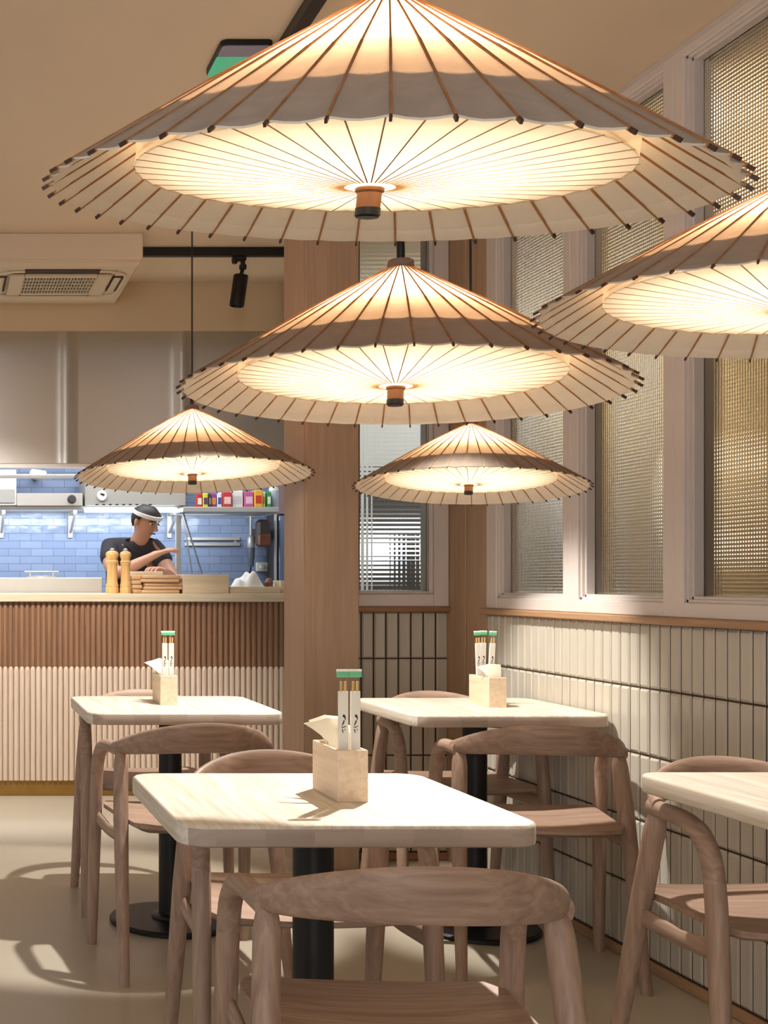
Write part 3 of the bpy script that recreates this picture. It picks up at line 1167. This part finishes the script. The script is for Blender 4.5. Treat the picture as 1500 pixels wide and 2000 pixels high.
# ------------------------------------------------------------------ the cook
def skin_mesh(name, verts, edges, radii, mat, parent=None, sub=2, rootv=0):
    me = bpy.data.meshes.new(name)
    me.from_pydata([tuple(v) for v in verts], edges, [])
    o = bpy.data.objects.new(name, me)
    COL.objects.link(o)
    sk = o.modifiers.new('skin', 'SKIN')
    sk.use_smooth_shade = True
    for i, r in enumerate(radii):
        r = r if isinstance(r, tuple) else (r, r)
        me.skin_vertices[0].data[i].radius = r
        me.skin_vertices[0].data[i].use_root = (i == rootv)
    ss = o.modifiers.new('sub', 'SUBSURF')
    ss.levels = ss.render_levels = sub
    me.materials.append(mat)
    if parent:
        o.parent = parent
    return o


def chain(V, E, R, start, pts):
    """append a chain of (point, radius) to vertex index start; returns last index"""
    k = start
    for p, r in pts:
        V.append(Vector(p))
        R.append(r)
        E.append((k, len(V) - 1))
        k = len(V) - 1
    return k


def make_cook():
    bx, by = 1.17, 7.86
    root = empty('person', (bx, by, 0))
    tag(root, 'cook in dark shirt and white headband bending forward behind the worktop', 'person')
    L = lambda x, y, z: Vector((x - bx, y - by, z))
    pel = L(1.17, 7.86, .94)
    V, E, R = [pel], [], [(.135, .105)]
    ch = chain(V, E, R, 0, [(L(1.175, 7.84, 1.08), (.125, .095)), (L(1.19, 7.79, 1.22), (.14, .105)), (L(1.205, 7.73, 1.33), (.14, .10))])
    nk = chain(V, E, R, ch, [(L(1.225, 7.68, 1.405), (.062, .06)), (L(1.245, 7.65, 1.455), (.05, .05))])
    hd = chain(V, E, R, nk, [(L(1.258, 7.632, 1.50), (.066, .074)), (L(1.266, 7.625, 1.555), (.076, .088)), (L(1.270, 7.63, 1.605), (.062, .07))])
    # camera-left arm: upper arm down and forward, forearm across the chest
    def hand(wr, d, up, side):
        d = d.normalized()
        lat = d.cross(up).normalized() * side
        k = chain(V, E, R, wr, [(V[wr] + d * .035, (.030, .018)), (V[wr] + d * .075, (.038, .015))])
        for q, (off, ln) in enumerate(((-.030, .070), (-.010, .080), (.010, .076), (.029, .060))):
            b0 = V[k] + lat * off
            chain(V, E, R, k, [(b0 + d * .016, .0095), (b0 + d * (.016 + ln * .5) - up * .010, .0088), (b0 + d * (.016 + ln * .85) - up * .032, .0078)])
        t0 = V[wr] + d * .03
        chain(V, E, R, wr + 1, [(t0 - lat * .040 + d * .012, .011), (t0 - lat * .055 + d * .045 - up * .012, .009)])
    s1 = chain(V, E, R, ch, [(L(1.055, 7.72, 1.375), (.062, .062)), (L(1.045, 7.60, 1.27), (.050, .050)), (L(1.075, 7.50, 1.215), (.043, .043))])
    w1 = chain(V, E, R, s1, [(L(1.17, 7.43, 1.27), (.041, .038)), (L(1.275, 7.40, 1.325), (.028, .024))])
    hand(w1, L(1.375, 7.39, 1.365) - L(1.275, 7.40, 1.325), Vector((-.3, -.2, .93)), 1)
    s2 = chain(V, E, R, ch, [(L(1.335, 7.70, 1.37), (.062, .062)), (L(1.395, 7.59, 1.25), (.050, .050)), (L(1.415, 7.49, 1.17), (.043, .043))])
    w2 = chain(V, E, R, s2, [(L(1.37, 7.40, 1.205), (.040, .038)), (L(1.315, 7.33, 1.235), (.028, .024))])
    hand(w2, L(1.25, 7.25, 1.25) - L(1.315, 7.33, 1.235), Vector((0, -.1, .99)), -1)
    for sx in (-1, 1):
        x = 1.17 + sx * .095
        lg = chain(V, E, R, 0, [(L(x, 7.86, .84), (.092, .095)), (L(x + sx * .01, 7.85, .48), (.062, .064)), (L(x + sx * .012, 7.87, .10), (.042, .044)),
                                (L(x + sx * .015, 7.80, .045), (.045, .036)), (L(x + sx * .02, 7.70, .035), (.042, .028))])
    skin_mesh('body', V, E, R, M['skin'], root)
    # face: looks down and to the camera's right
    hc = L(1.268, 7.622, 1.548)
    T = Matrix.Translation(hc) @ Matrix.Rotation(math.radians(38), 4, 'Z') @ Matrix.Rotation(math.radians(22), 4, 'X')
    fc = MB()
    for s_ in (-1, 1):
        fc.lathe([(0, -.007), (.008, -.005), (.011, 0), (.008, .005), (0, .007)], 12, M=T @ Matrix.Translation((s_ * .030, -.072, .004)))
    fc.build('eye', M['white'], root)
    fp = MB()
    for s_ in (-1, 1):
        fp.lathe([(0, -.005), (.006, -.003), (.006, .003), (0, .005)], 10, M=T @ Matrix.Translation((s_ * .030, -.081, .003)))
        fp.tube([T @ Vector((s_ * .016, -.080, .019)), T @ Vector((s_ * .032, -.079, .022)), T @ Vector((s_ * .046, -.070, .018))], .003, 6)
    fp.build('eyebrow', M['hair'], root)
    nm = MB()
    nm.tube([T @ Vector((0, -.078, .012)), T @ Vector((0, -.094, -.010)), T @ Vector((0, -.104, -.026)), T @ Vector((0, -.088, -.034))], [.006, .009, .012, .008], 10)
    for s_ in (-1, 1):
        er = MB()
        er.lathe([(0, -.026), (.010, -.02), (.014, 0), (.011, .02), (0, .026)], 12, M=T @ Matrix.Translation((s_ * .078, .004, -.010)))
        er.build('ear', M['skin'], root)
    nm.build('nose', M['skin'], root)
    MB().tube([T @ Vector((-.022, -.082, -.056)), T @ Vector((0, -.090, -.054)), T @ Vector((.022, -.082, -.056))], [.003, .005, .003], 8).build('mouth', plain('lips', srgb(140, 78, 70), .5), root)
    # hair cap and headband
    hr = MB()
    prof = [(.004, .098), (.045, .090), (.072, .066), (.086, .030), (.088, .0), (.080, -.03), (.066, -.055)]
    ring = []
    for r, z in prof:
        rr = []
        for k in range(24):
            a = 2 * PI * k / 24
            front = max(0, math.cos(a + PI / 2))      # +1 toward the face
            zz = max(z, .030) if math.sin(a) < -.25 else (max(z, -.02) if math.sin(a) < .3 else z)
            rr.append(T @ Vector((r * math.cos(a), r * 1.1 * math.sin(a) + .004, zz)))
        ring.append(rr)
    hr.grid(ring, closed=True)
    hr.add(ring[0], [tuple(range(24))])
    hr.build('hair', M['hair'], root, smooth=80)
    hb = MB()
    hb.grid([[T @ Vector((r * math.cos(2 * PI * k / 24), r * 1.12 * math.sin(2 * PI * k / 24) + .003, z)) for k in range(24)]
             for r, z in ((.086, .030), (.092, .032), (.090, .052), (.083, .054))], closed=True)
    hb.build('headband', M['white'], root, smooth=60)
    # shirt
    V2, E2, R2 = [L(1.17, 7.86, .93)], [], [(.155, .122)]
    c2 = chain(V2, E2, R2, 0, [(L(1.175, 7.84, 1.08), (.145, .115)), (L(1.19, 7.79, 1.22), (.158, .122)), (L(1.205, 7.73, 1.335), (.150, .112))])
    chain(V2, E2, R2, c2, [(L(1.222, 7.69, 1.395), (.074, .072))])
    chain(V2, E2, R2, c2, [(L(1.055, 7.72, 1.38), (.074, .074)), (L(1.045, 7.61, 1.285), (.066, .066))])
    chain(V2, E2, R2, c2, [(L(1.335, 7.70, 1.375), (.074, .074)), (L(1.392, 7.60, 1.265), (.066, .066))])
    skin_mesh('shirt', V2, E2, R2, M['shirt'], root)
    V3, E3, R3 = [L(1.17, 7.86, .96)], [], [(.15, .12)]
    for sx in (-1, 1):
        x = 1.17 + sx * .095
        chain(V3, E3, R3, 0, [(L(x, 7.86, .84), (.105, .108)), (L(x + sx * .01, 7.85, .48), (.078, .08)), (L(x + sx * .012, 7.87, .10), (.066, .066))])
    skin_mesh('trousers', V3, E3, R3, M['trouser'], root)
    ap = MB()
    Pp = []
    for i in range(9):
        a = math.radians(-90 - 64 + 128 * i / 8)
        Pp.append([L(1.17 + .168 * math.cos(a), 7.85 + .140 * math.sin(a), z) for z in (.55, .80, 1.0, 1.06)])
    ap.grid(Pp)
    ao = ap.build('apron', M['apron'], root, smooth=70)
    so = ao.modifiers.new('thickness', 'SOLIDIFY')
    so.thickness = .004


make_cook()


# ------------------------------------------------------------------ tables
def make_table():
    root = empty('dining_table')
    hx, hy = .316, .292
    poly = rrect(-hx, hx, -hy, hy, .055, 8)
    z0, z1 = .711, .750
    t = MB()
    rings = []
    def inset(e):
        return rrect(-hx + e, hx - e, -hy + e, hy - e, .055 - e, 8)
    for e, z in ((.006, z0), (.001, z0 + .003), (0, z0 + .007), (0, z1 - .006), (.0015, z1 - .002), (.005, z1)):
        rings.append([Vector((x, y, z)) for x, y in inset(e)])
    t.grid(rings, closed=True)
    n = len(rings[0])
    t.add(rings[0], [tuple(range(n - 1, -1, -1))])
    t.add(rings[-1], [tuple(range(n))])
    for i, f in enumerate(t.f):
        c = sum((Vector(t.v[j]) for j in f), Vector()) / len(f)
        if abs(c.y) > hy - .02 and c.z < z1 - .004:
            t.m[i] = 1
    t.build('tabletop', [M['table'], M['table_end']], root, smooth=40)
    mp = MB()
    mp.box(-.20, .20, -.03, .03, .699, .711, .002)
    mp.box(-.03, .03, -.20, .20, .699, .711, .002)
    mp.build('mounting_plate', M['black'], root)
    MB().lathe([(0, .02), (.039, .02), (.039, .70), (0, .70)], 36).build('column', M['black'], root)
    MB().lathe([(0, .018), (.062, .018), (.064, .022), (.060, .030), (.041, .034), (0, .034)], 36).build('collar', M['black'], root)
    MB().lathe([(0, 0), (.200, 0), (.207, .004), (.207, .012), (.200, .019), (0, .021)], 56).build('base_plate', M['black'], root)
    return root


TP = [(.727, 2.405, 'nearest whole square pale wood table in the middle front', ),
      (.785, 4.22, 'square pale wood table near the slatted counter',),
      (1.800, 4.15, 'square pale wood table against the tiled wall at the back',),
      (1.838, 2.42, 'square pale wood table cut off by the right edge',)]
tproto = make_table()
for i, (x, y, lab) in enumerate(TP):
    t = tproto if i == 0 else copy_tree(tproto)
    t.location = (x, y, 0)
    tag(t, lab, 'table', 'square dining tables')


# ------------------------------------------------------------------ chairs (facing +Y locally)
def make_chair():
    root = empty('dining_chair')
    # backrest: swept lens
    n = 33
    vs, ring = [], []
    K = 16
    P = []
    for i in range(n):
        t = -1 + 2 * i / (n - 1)
        a = t * 1.42
        x = .232 * math.sin(a) / math.sin(1.42)
        y = -.205 + .165 * (1 - math.cos(a)) / (1 - math.cos(1.42))
        s_ = math.cos(t * PI / 2)
        hgt = .040 + .050 * max(0, s_) ** 1.15
        mid = .668 + (hgt - .040) * .92
        th = .021 + .010 * (abs(t) ** 3)
        nrm = Vector((math.sin(a) * 1.0, -math.cos(a), 0)).normalized()
        lean = .16 * s_
        row = []
        for k in range(K):
            b = 2 * PI * k / K
            cz = math.sin(b)
            cn = math.cos(b)
            e = .72
            zz = math.copysign(abs(cz) ** e, cz) * hgt / 2
            nn = math.copysign(abs(cn) ** e, cn) * th / 2 * (1 - .35 * (abs(cz) ** 3))
            row.append(Vector((x, y, mid + zz)) + nrm * (nn + lean * zz))
        P.append(row)
    mb = MB().grid(P, closed=True)
    mb.add(P[0], [tuple(range(K))])
    mb.add(P[-1], [tuple(range(K))])
    mb.build('backrest', M['oak_X'], root, smooth=60)
    for s_ in (-1, 1):
        # short arm that leaves the end of the back and bends over
        pts = spline([(s_ * .229, -.075, .664), (s_ * .231, -.035, .664), (s_ * .236, .045, .662), (s_ * .241, .110, .647), (s_ * .2435, .152, .606), (s_ * .2445, .170, .55)], 6)
        MB().tube(pts, [(a, b) for a, b in zip(lerp_list([.021, .0195, .019, .021, .021, .0205], len(pts)), lerp_list([.0145, .017, .019, .0205, .0205, .0205], len(pts)))], 14, flat=(0, 0, 1) if False else None).build('armrest', M['oak_Y'], root, smooth=60)
        pts = spline([(s_ * .2444, .168, .556), (s_ * .2455, .178, .48), (s_ * .247, .188, .36), (s_ * .250, .202, .15), (s_ * .252, .212, .004), (s_ * .252, .212, 0)], 5)
        MB().tube(pts, lerp_list([.0207, .021, .0205, .0185, .016, .013], len(pts)), 14).build('leg', M['oak_Z'], root, smooth=60)
        pts = spline([(s_ * .221, -.062, .662), (s_ * .223, -.072, .615), (s_ * .231, -.105, .46), (s_ * .240, -.165, .20), (s_ * .246, -.212, .004), (s_ * .246, -.213, 0)], 5)
        MB().tube(pts, lerp_list([.0150, .0225, .0230, .0195, .0155, .013], len(pts)), 14).build('leg', M['oak_Z'], root, smooth=60)
        MB().tube([(s_ * .238, .186, .412), (s_ * .234, .04, .402), (s_ * .229, -.112, .410)], [(.024, .011), (.019, .010), (.023, .011)], 12, flat=(0, 0, 1)).build('side_rail', M['oak_Y'], root, smooth=60)
    # dished seat
    nu, nv = 18, 18
    top, bot = [], []
    for i in range(nu + 1):
        rt, rb = [], []
        v = -1 + 2 * i / nu
        y = .002 + .200 * v - .012 * (1 - v * v)
        hw = .204 + .026 * (v + 1) / 2
        c = 1 - .10 * max(0, abs(v) - .72) ** 2 / .28 ** 2
        for j in range(nv + 1):
            u = -1 + 2 * j / nv
            x = hw * c * u
            yy = y + .018 * (1 - u * u) * (1 if v > 0 else -1) * abs(v)
            dish = -.013 * (1 - u * u) * (1 - (v * .9) ** 2)
            edge = max(abs(u), abs(v)) ** 6
            zt = .460 + dish - .003 * edge + .006 * u * u
            zb = .424 + .020 * edge + .006 * u * u
            rt.append(Vector((x, yy, zt)))
            rb.append(Vector((x, yy, zb)))
        top.append(rt)
        bot.append(rb)
    mb = MB().grid(top).grid(bot)
    def rim(G):
        return [r[0] for r in G] + G[-1][1:] + [r[-1] for r in G[::-1]][1:] + G[0][::-1][1:-1]
    mb.grid([rim(top), rim(bot)], closed=True)
    mb.build('seat', M['oak_X'], root, smooth=40)
    return root


CH = [  # x, y of centre, turn, label
    (.738, 1.985, -4, 'chair in front of the nearest table, its back towards us'),
    (.800, 2.800, 180, 'chair behind the nearest table, only its back rising above the top'),
    (.755, 3.785, 5, 'chair on our side of the table near the counter'),
    (.755, 4.500, 180, 'chair behind the table near the slatted counter'),
    (1.795, 3.735, -11, 'chair on our side of the back table against the tiled wall'),
    (1.835, 4.425, 180, 'chair behind the back table against the tiled wall, half hidden'),
    (1.825, 2.690, 181, 'chair at the right edge behind the cut off table, curved arm towards us'),
]
cproto = make_chair()
for i, (x, y, a, lab) in enumerate(CH):
    c = cproto if i == 0 else copy_tree(cproto)
    c.location = (x, y, 0)
    c.rotation_euler.z = math.radians(a)
    tag(c, 'curved oak ' + lab, 'chair', 'oak dining chairs')


# ------------------------------------------------------------------ table sets
def ink_mark():
    """brush figure: bun of hair, neck, collar strokes (mm, read from the front)"""
    mb = MB()
    T = Matrix.Rotation(PI / 2, 4, 'X')
    for poly in ([(-2, 17), (0, 19.5), (2.4, 18), (3.4, 14), (3.1, 10.6), (1.9, 12.2), (1, 14.6), (-.8, 15.4)],
                 [(.2, 11.6), (1.6, 10.2), (.6, 7), (-2, 3.2), (-3, 3.8), (-1.4, 7.6)],
                 [(-4, 1.0), (-1, .2), (2, 1.2), (4, 2.2), (4, 3.2), (1.5, 2.3), (-1, 1.4), (-3.6, 2.2)],
                 [(-3, -1.6), (-1.8, -1), (-.8, -4), (-.4, -7.4), (-1.4, -7.2), (-2.5, -4)],
                 [(1, -1), (2.4, -1.6), (3.5, -4.2), (2.3, -3.6)]):
        mb.prism([(x * .00115, z * .00135) for x, z in poly], 0, .0003, M=T)
    return mb


def make_packet():
    """wrapped chopsticks standing upright: 21 x 245 mm, base at origin"""
    root = empty('chopstick_packet')
    h = .236
    w = MB().box(-.0108, .0108, -.0044, .0044, 0, h, .0015)
    s = MB().box(-.0092, .0092, -.0034, .0034, .004, .205, .001).build('paper_sleeve', M['sleeve'], root)
    m = ink_mark().build('printed_figure', M['ink'], s)
    m.location = (0, -.0034, .135)
    MB().box(-.0120, .0120, -.0026, .0026, h - .004, h + .006, .001).build('green_seal', M['green'], root)
    MB().box(-.0130, .0125, -.0018, .0018, h + .006, h + .011, .001).build('torn_top', M['sleeve'], root)
    for s_ in (-1, 1):
        MB().box(s_ * .004 - .0024, s_ * .004 + .0024, -.002, .002, .02, .224, .0008).build('chopstick', M['chop'], root)
    return root


def make_holder():
    root = empty('napkin_holder')
    hx, hy, h, t = .0295, .078, .099, .006
    MB().box(-hx, hx, -hy, -hy + t, 0, h, .001).build('front_panel', M['pine'], root)
    MB().box(-hx, hx, hy - t, hy, 0, h, .001).build('back_panel', M['pine'], root)
    for s_ in (-1, 1):
        MB().box(s_ * (hx - t / 2) - t / 2, s_ * (hx - t / 2) + t / 2, -hy + t, hy - t, 0, h, .001).build('side_panel', M['pine'], root)
    MB().box(-hx + t, hx - t, -.030, -.025, .004, h - .012).build('divider', M['pine'], root)
    MB().box(-hx + t, hx - t, -hy + t, hy - t, 0, .004).build('bottom', M['pine'], root)
    return root


def make_napkin(w0, w1, rise, skew, back, th=.0011):
    """folded sheet standing in the box, facing the room: flares from w0 to w1, leans sideways by skew and back"""
    n = 10
    P = []
    for i in range(n + 1):
        t = i / n
        f = max(0, (t - .66) / .34)
        w = w0 + (w1 - w0) * f
        cx = skew * f
        y = back * f ** 1.3
        z = rise * t
        row = []
        for k in range(9):
            q = -1 + 2 * k / 8
            row.append((cx + q * w / 2, y + .006 * (q * q - .4) * (.3 + f), z - .012 * f * f * abs(q) * (1 if q * skew > 0 else .3)))
        P.append([Vector((x, yy - th, z_)) for x, yy, z_ in row] + [Vector((x, yy + th, z_)) for x, yy, z_ in row[::-1]])
    mb = MB().grid(P, closed=True)
    m_ = len(P[0])
    mb.add(P[0], [tuple(range(m_))])
    mb.add(P[-1], [tuple(range(m_))])
    return mb


hproto = make_holder()
pproto = make_packet()
sets = [  # x, y centre, label place, packets (dx, dy, tilt), napkins (dx, dy, w, bend, rise)
    (.7825, 2.417, 'nearest table', [(-.0118, -.058, 0), (.0118, -.057, 0)], [(0, -.012, .040, .084, .146, -.022, .030), (0, .022, .040, .060, .146, -.008, .050), (0, .005, .040, .054, .138, .012, .040)]),
    (.7735, 4.258, 'table near the counter', [(-.0112, -.058, 0), (.0112, -.057, 0)], [(0, -.012, .040, .084, .146, -.026, .030), (0, .022, .040, .060, .146, -.010, .050), (0, .005, .040, .054, .138, .012, .040)]),
    (1.856, 4.178, 'back table against the tiled wall', [(-.016, .022, -2), (.002, .045, 1), (.0155, .020, 3)], [(0, -.056, .040, .080, .140, -.012, .015), (0, -.038, .040, .060, .136, .010, .022)]),
]
pk_words = {2: ['left', 'right'], 3: ['left', 'middle', 'right']}
first = True
for (x, y, place, packs, naps) in sets:
    h = hproto if first else copy_tree(hproto)
    h.location = (x, y, .750)
    tag(h, 'pine napkin box standing on the ' + place, 'napkin holder', 'pine napkin boxes')
    for k, (dx, dy, tilt) in enumerate(packs):
        p = pproto if (first and k == 0) else copy_tree(pproto)
        p.location = (x + dx, y + dy, .7545)
        p.rotation_euler = (0, math.radians(tilt), 0)
        tag(p, '%s packet of wrapped chopsticks in the box on the %s' % (pk_words[len(packs)][k], place), 'chopsticks', 'wrapped chopsticks')
    nw = ['front left leaning', 'rear left leaning', 'right leaning'] if len(naps) == 3 else ['left leaning', 'right leaning']
    for k, (dx, dy, *shape) in enumerate(naps):
        o = make_napkin(*shape).build('napkin', M['napkin'], smooth=60)
        o.location = (x + dx, y + dy, .7545)
        tag(o, '%s folded cream napkin in the box on the %s' % (nw[k], place), 'napkin', 'folded napkins')
    first = False


# ------------------------------------------------------------------ umbrella lamps
NR = 44


def make_lamp(C, R, n, label, power, HR=.61):
    n = Vector(n).normalized()
    u = (Vector((1, 0, 0)) - n * n.x).normalized()
    v = n.cross(u)
    rot = Matrix((u, v, n)).transposed()
    root = empty('pendant_lamp', C)
    root.rotation_euler = rot.to_euler()
    tag(root, label, 'pendant lamp', 'paper umbrella pendant lamps')
    H = HR * R
    phase = PI / 2 + PI / NR * 0
    zc = lambda r: H * (1 - r / R) + .010 * R * math.sin(PI * r / R)     # cone surface, slightly full
    # outer paper
    rr = [.045, .12, .2, .3, .4, .5, .6, .7, .72, .78, .85, .92, .975]
    P = []
    SUB = 4
    for r in rr:
        row = []
        for k in range(NR * SUB):
            a = phase + 2 * PI * k / (NR * SUB)
            q = (k % SUB) / SUB
            sag = math.sin(PI * q)
            rad = r * R * (1 - .010 * sag * (r > .5)) - (.008 * R * sag if r > .96 else 0)
            z = zc(r * R) - .0055 * R * sag * r
            row.append(Vector((rad * math.cos(a), rad * math.sin(a), z)))
        P.append(row)
    MB().grid(P, closed=True).build('paper_shade', M['paper_shade'], root, smooth=80, fix=False)
    # pale lining under the overhang, added to block light and look lit from below
    lin = []
    for r in (.722, .78, .85, .92, .955):
        row = []
        for k in range(NR * SUB):
            a = phase + 2 * PI * k / (NR * SUB)
            sag = math.sin(PI * (k % SUB) / SUB)
            rad = r * R * (1 - .010 * sag)
            row.append(Vector((rad * math.cos(a), rad * math.sin(a), zc(r * R) - .0055 * R * sag * r - .004 * R)))
        lin.append(row)
    MB().grid(lin, closed=True).build('added_lining', M['added_lining'], root, smooth=80, fix=False)
    # hem at the edge of the paper
    hem = []
    for r, dz in ((.925, .0012), (.935, .004), (.977, .004), (.977, -.002)):
        row = []
        for k in range(NR * SUB):
            a = phase + 2 * PI * k / (NR * SUB)
            sag = math.sin(PI * (k % SUB) / SUB)
            rad = r * R * (1 - .010 * sag) - (.008 * R * sag if r > .96 else 0)
            row.append(Vector((rad * math.cos(a), rad * math.sin(a), zc(r * R) - .0055 * R * sag * r - dz * R - .002 * R)))
        hem.append(row)
    MB().grid(hem, closed=True).build('hem', M['added_lining'], root, smooth=80, fix=False)
    # inner diffuser disc with upright skirt up to the shade
    rd = .715 * R
    zd = zc(rd)
    ze = .074 * R
    dz = lambda r: .026 * R + (ze - .026 * R) * (r / rd) ** 1.2
    P = []
    for r in (.04, .15, .3, .45, .6, .715):
        P.append([Vector((r * R * math.cos(a), r * R * math.sin(a), dz(r * R) + (.004 * R * abs(math.sin(PI * (k % 2) / 2)) if r > .3 else 0)))
                  for k in range(NR * 2) for a in [phase + PI * k / NR]])
    MB().grid(P, closed=True).build('diffuser', M['paper_disc'], root, smooth=80, fix=False)
    sk = [[Vector((rd * math.cos(phase + PI * k / NR), rd * math.sin(phase + PI * k / NR), z)) for k in range(NR * 2)] for z in (ze - .003 * R, zd - .006 * R)]
    MB().grid(sk, closed=True).build('diffuser_skirt', M['skirt'], root, smooth=80, fix=False)
    # ribs
    def bar(p0, p1, w, h, tip=0):
        p0, p1 = Vector(p0), Vector(p1)
        d = (p1 - p0).normalized()
        up = Vector((0, 1, 0)).cross(d) * -1
        up.normalize()
        mb = MB()
        L = (p1 - p0).length
        segs = [(0, L - tip, 0), (L - tip, L, 1)] if tip else [(0, L, 0)]
        for a, b, mi in segs:
            vs = []
            for s_ in (a, b):
                for y, z in ((-w, -h), (w, -h), (w, h), (-w, h)):
                    vs.append(p0 + d * s_ + Vector((0, y, 0)) + up * z)
            mb.add(vs, [(0, 1, 2, 3), (4, 7, 6, 5), (0, 4, 5, 1), (1, 5, 6, 2), (2, 6, 7, 3), (3, 7, 4, 0)], mi)
        return mb
    mb = bar((.04 * R, 0, zc(.04 * R) - .001 * R), (.5 * R, 0, zc(.5 * R)), .0024 * R, .0050 * R)
    b2 = bar((.5 * R, 0, zc(.5 * R)), (1.0 * R, 0, zc(R) - .001), .0034 * R, .0055 * R, .022 * R)
    mb.add(b2.v, b2.f)
    mb.m[-12:] = [0] * 6 + [1] * 6
    rib0 = mb.build('rib', [M['bamboo'], M['bamboo_dark']], root, smooth=0)
    sp0 = bar((.075 * R, 0, dz(.075 * R) - .001 * R), (.72 * R, 0, dz(rd) - .001 * R), .0021 * R, .0008 * R).build('spoke', M['bamboo_pale'], root, smooth=0)
    for k in range(NR):
        for proto in (rib0, sp0):
            o = proto if k == 0 else proto.copy()
            if k:
                COL.objects.link(o)
                o.parent = root
            o.rotation_euler.z = phase + 2 * PI * k / NR
    # hub below, cap above, cable
    hub = MB().lathe([(0, -.050 * R), (.033 * R, -.050 * R), (.036 * R, -.040 * R), (.037 * R, .010 * R), (.043 * R, .016 * R), (.044 * R, .024 * R), (0, .024 * R)], 32).build('hub', M['hub_wood'], root)
    MB().lathe([(0, -.062 * R), (.033 * R, -.062 * R), (.038 * R, -.056 * R), (.038 * R, -.034 * R), (0, -.034 * R)], 32).build('hub_cap', M['black'], hub)
    za = zc(.05 * R)
    MB().lathe([(0, za - .012 * R), (.058 * R, za - .012 * R), (.060 * R, za), (.058 * R, za + .028 * R), (.054 * R, za + .034 * R), (0, za + .034 * R)], 32).build('top_cap', M['cap_grey'], root)
    inv = rot.transposed()
    p0 = Vector((0, 0, za + .03 * R))
    wz = (Vector(C) + rot @ p0).z
    up = inv @ Vector((0, 0, 1))
    MB().tube([p0, p0 + up * .022, p0 + up * .050, p0 + up * .056], [.0078, .0078, .0078, .004], 14).build('cable_grip', M['black'], root)
    MB().tube([p0, p0 + up * (CEIL - wz)], .0032, 10).build('cable', M['black_cable'], root)
    # lamp board inside: one disc shining down on the diffuser, one up into the cone, and the bulb between
    for kind, zz, rad, pw, turn in (('down', .20, .64, .29, 0), ('up', .20, .36, .66, PI)):
        l = bpy.data.lights.new('lamp_board', 'AREA')
        l.shape = 'DISK'
        l.size = 2 * rad * R
        l.energy = power * pw
        l.color = (1, .88, .68)
        o = link_light('lamp_board', l, (0, 0, zz * R), parent=root)
        o.rotation_euler.x = turn
    l = bpy.data.lights.new('bulb', 'POINT')
    l.energy = power * .10
    l.color = (1, .88, .68)
    l.shadow_soft_size = .05 * R
    link_light('bulb', l, (0, 0, .21 * R), parent=root)


def tilt(rx, ry):
    return (math.tan(math.radians(ry)), -math.tan(math.radians(rx)), 1)


K = 43
for C, R, (rx, ry), lab in (
        ((.400, 1.15, 1.5300), .3060, (7.9, 3.0), 'largest paper umbrella lamp, nearest, filling the top of the view'),
        ((.8865, 2.40, 1.5395), .4220, (-1.4, 2.8), 'middle paper umbrella lamp hanging over the nearest table'),
        ((.9795, 4.80, 1.5780), .4600, (-4.2, .6), 'small paper umbrella lamp hanging before the steel hood'),
        ((1.4797, 3.45, 1.4336), .3114, (-4.9, 3.7), 'small paper umbrella lamp hanging before the back window'),
        ((1.040, 1.50, 1.4920), .2910, (.9, 4.4), 'paper umbrella lamp cut off by the right edge')):
    make_lamp(C, R, tilt(rx, ry), lab, K * R * R)
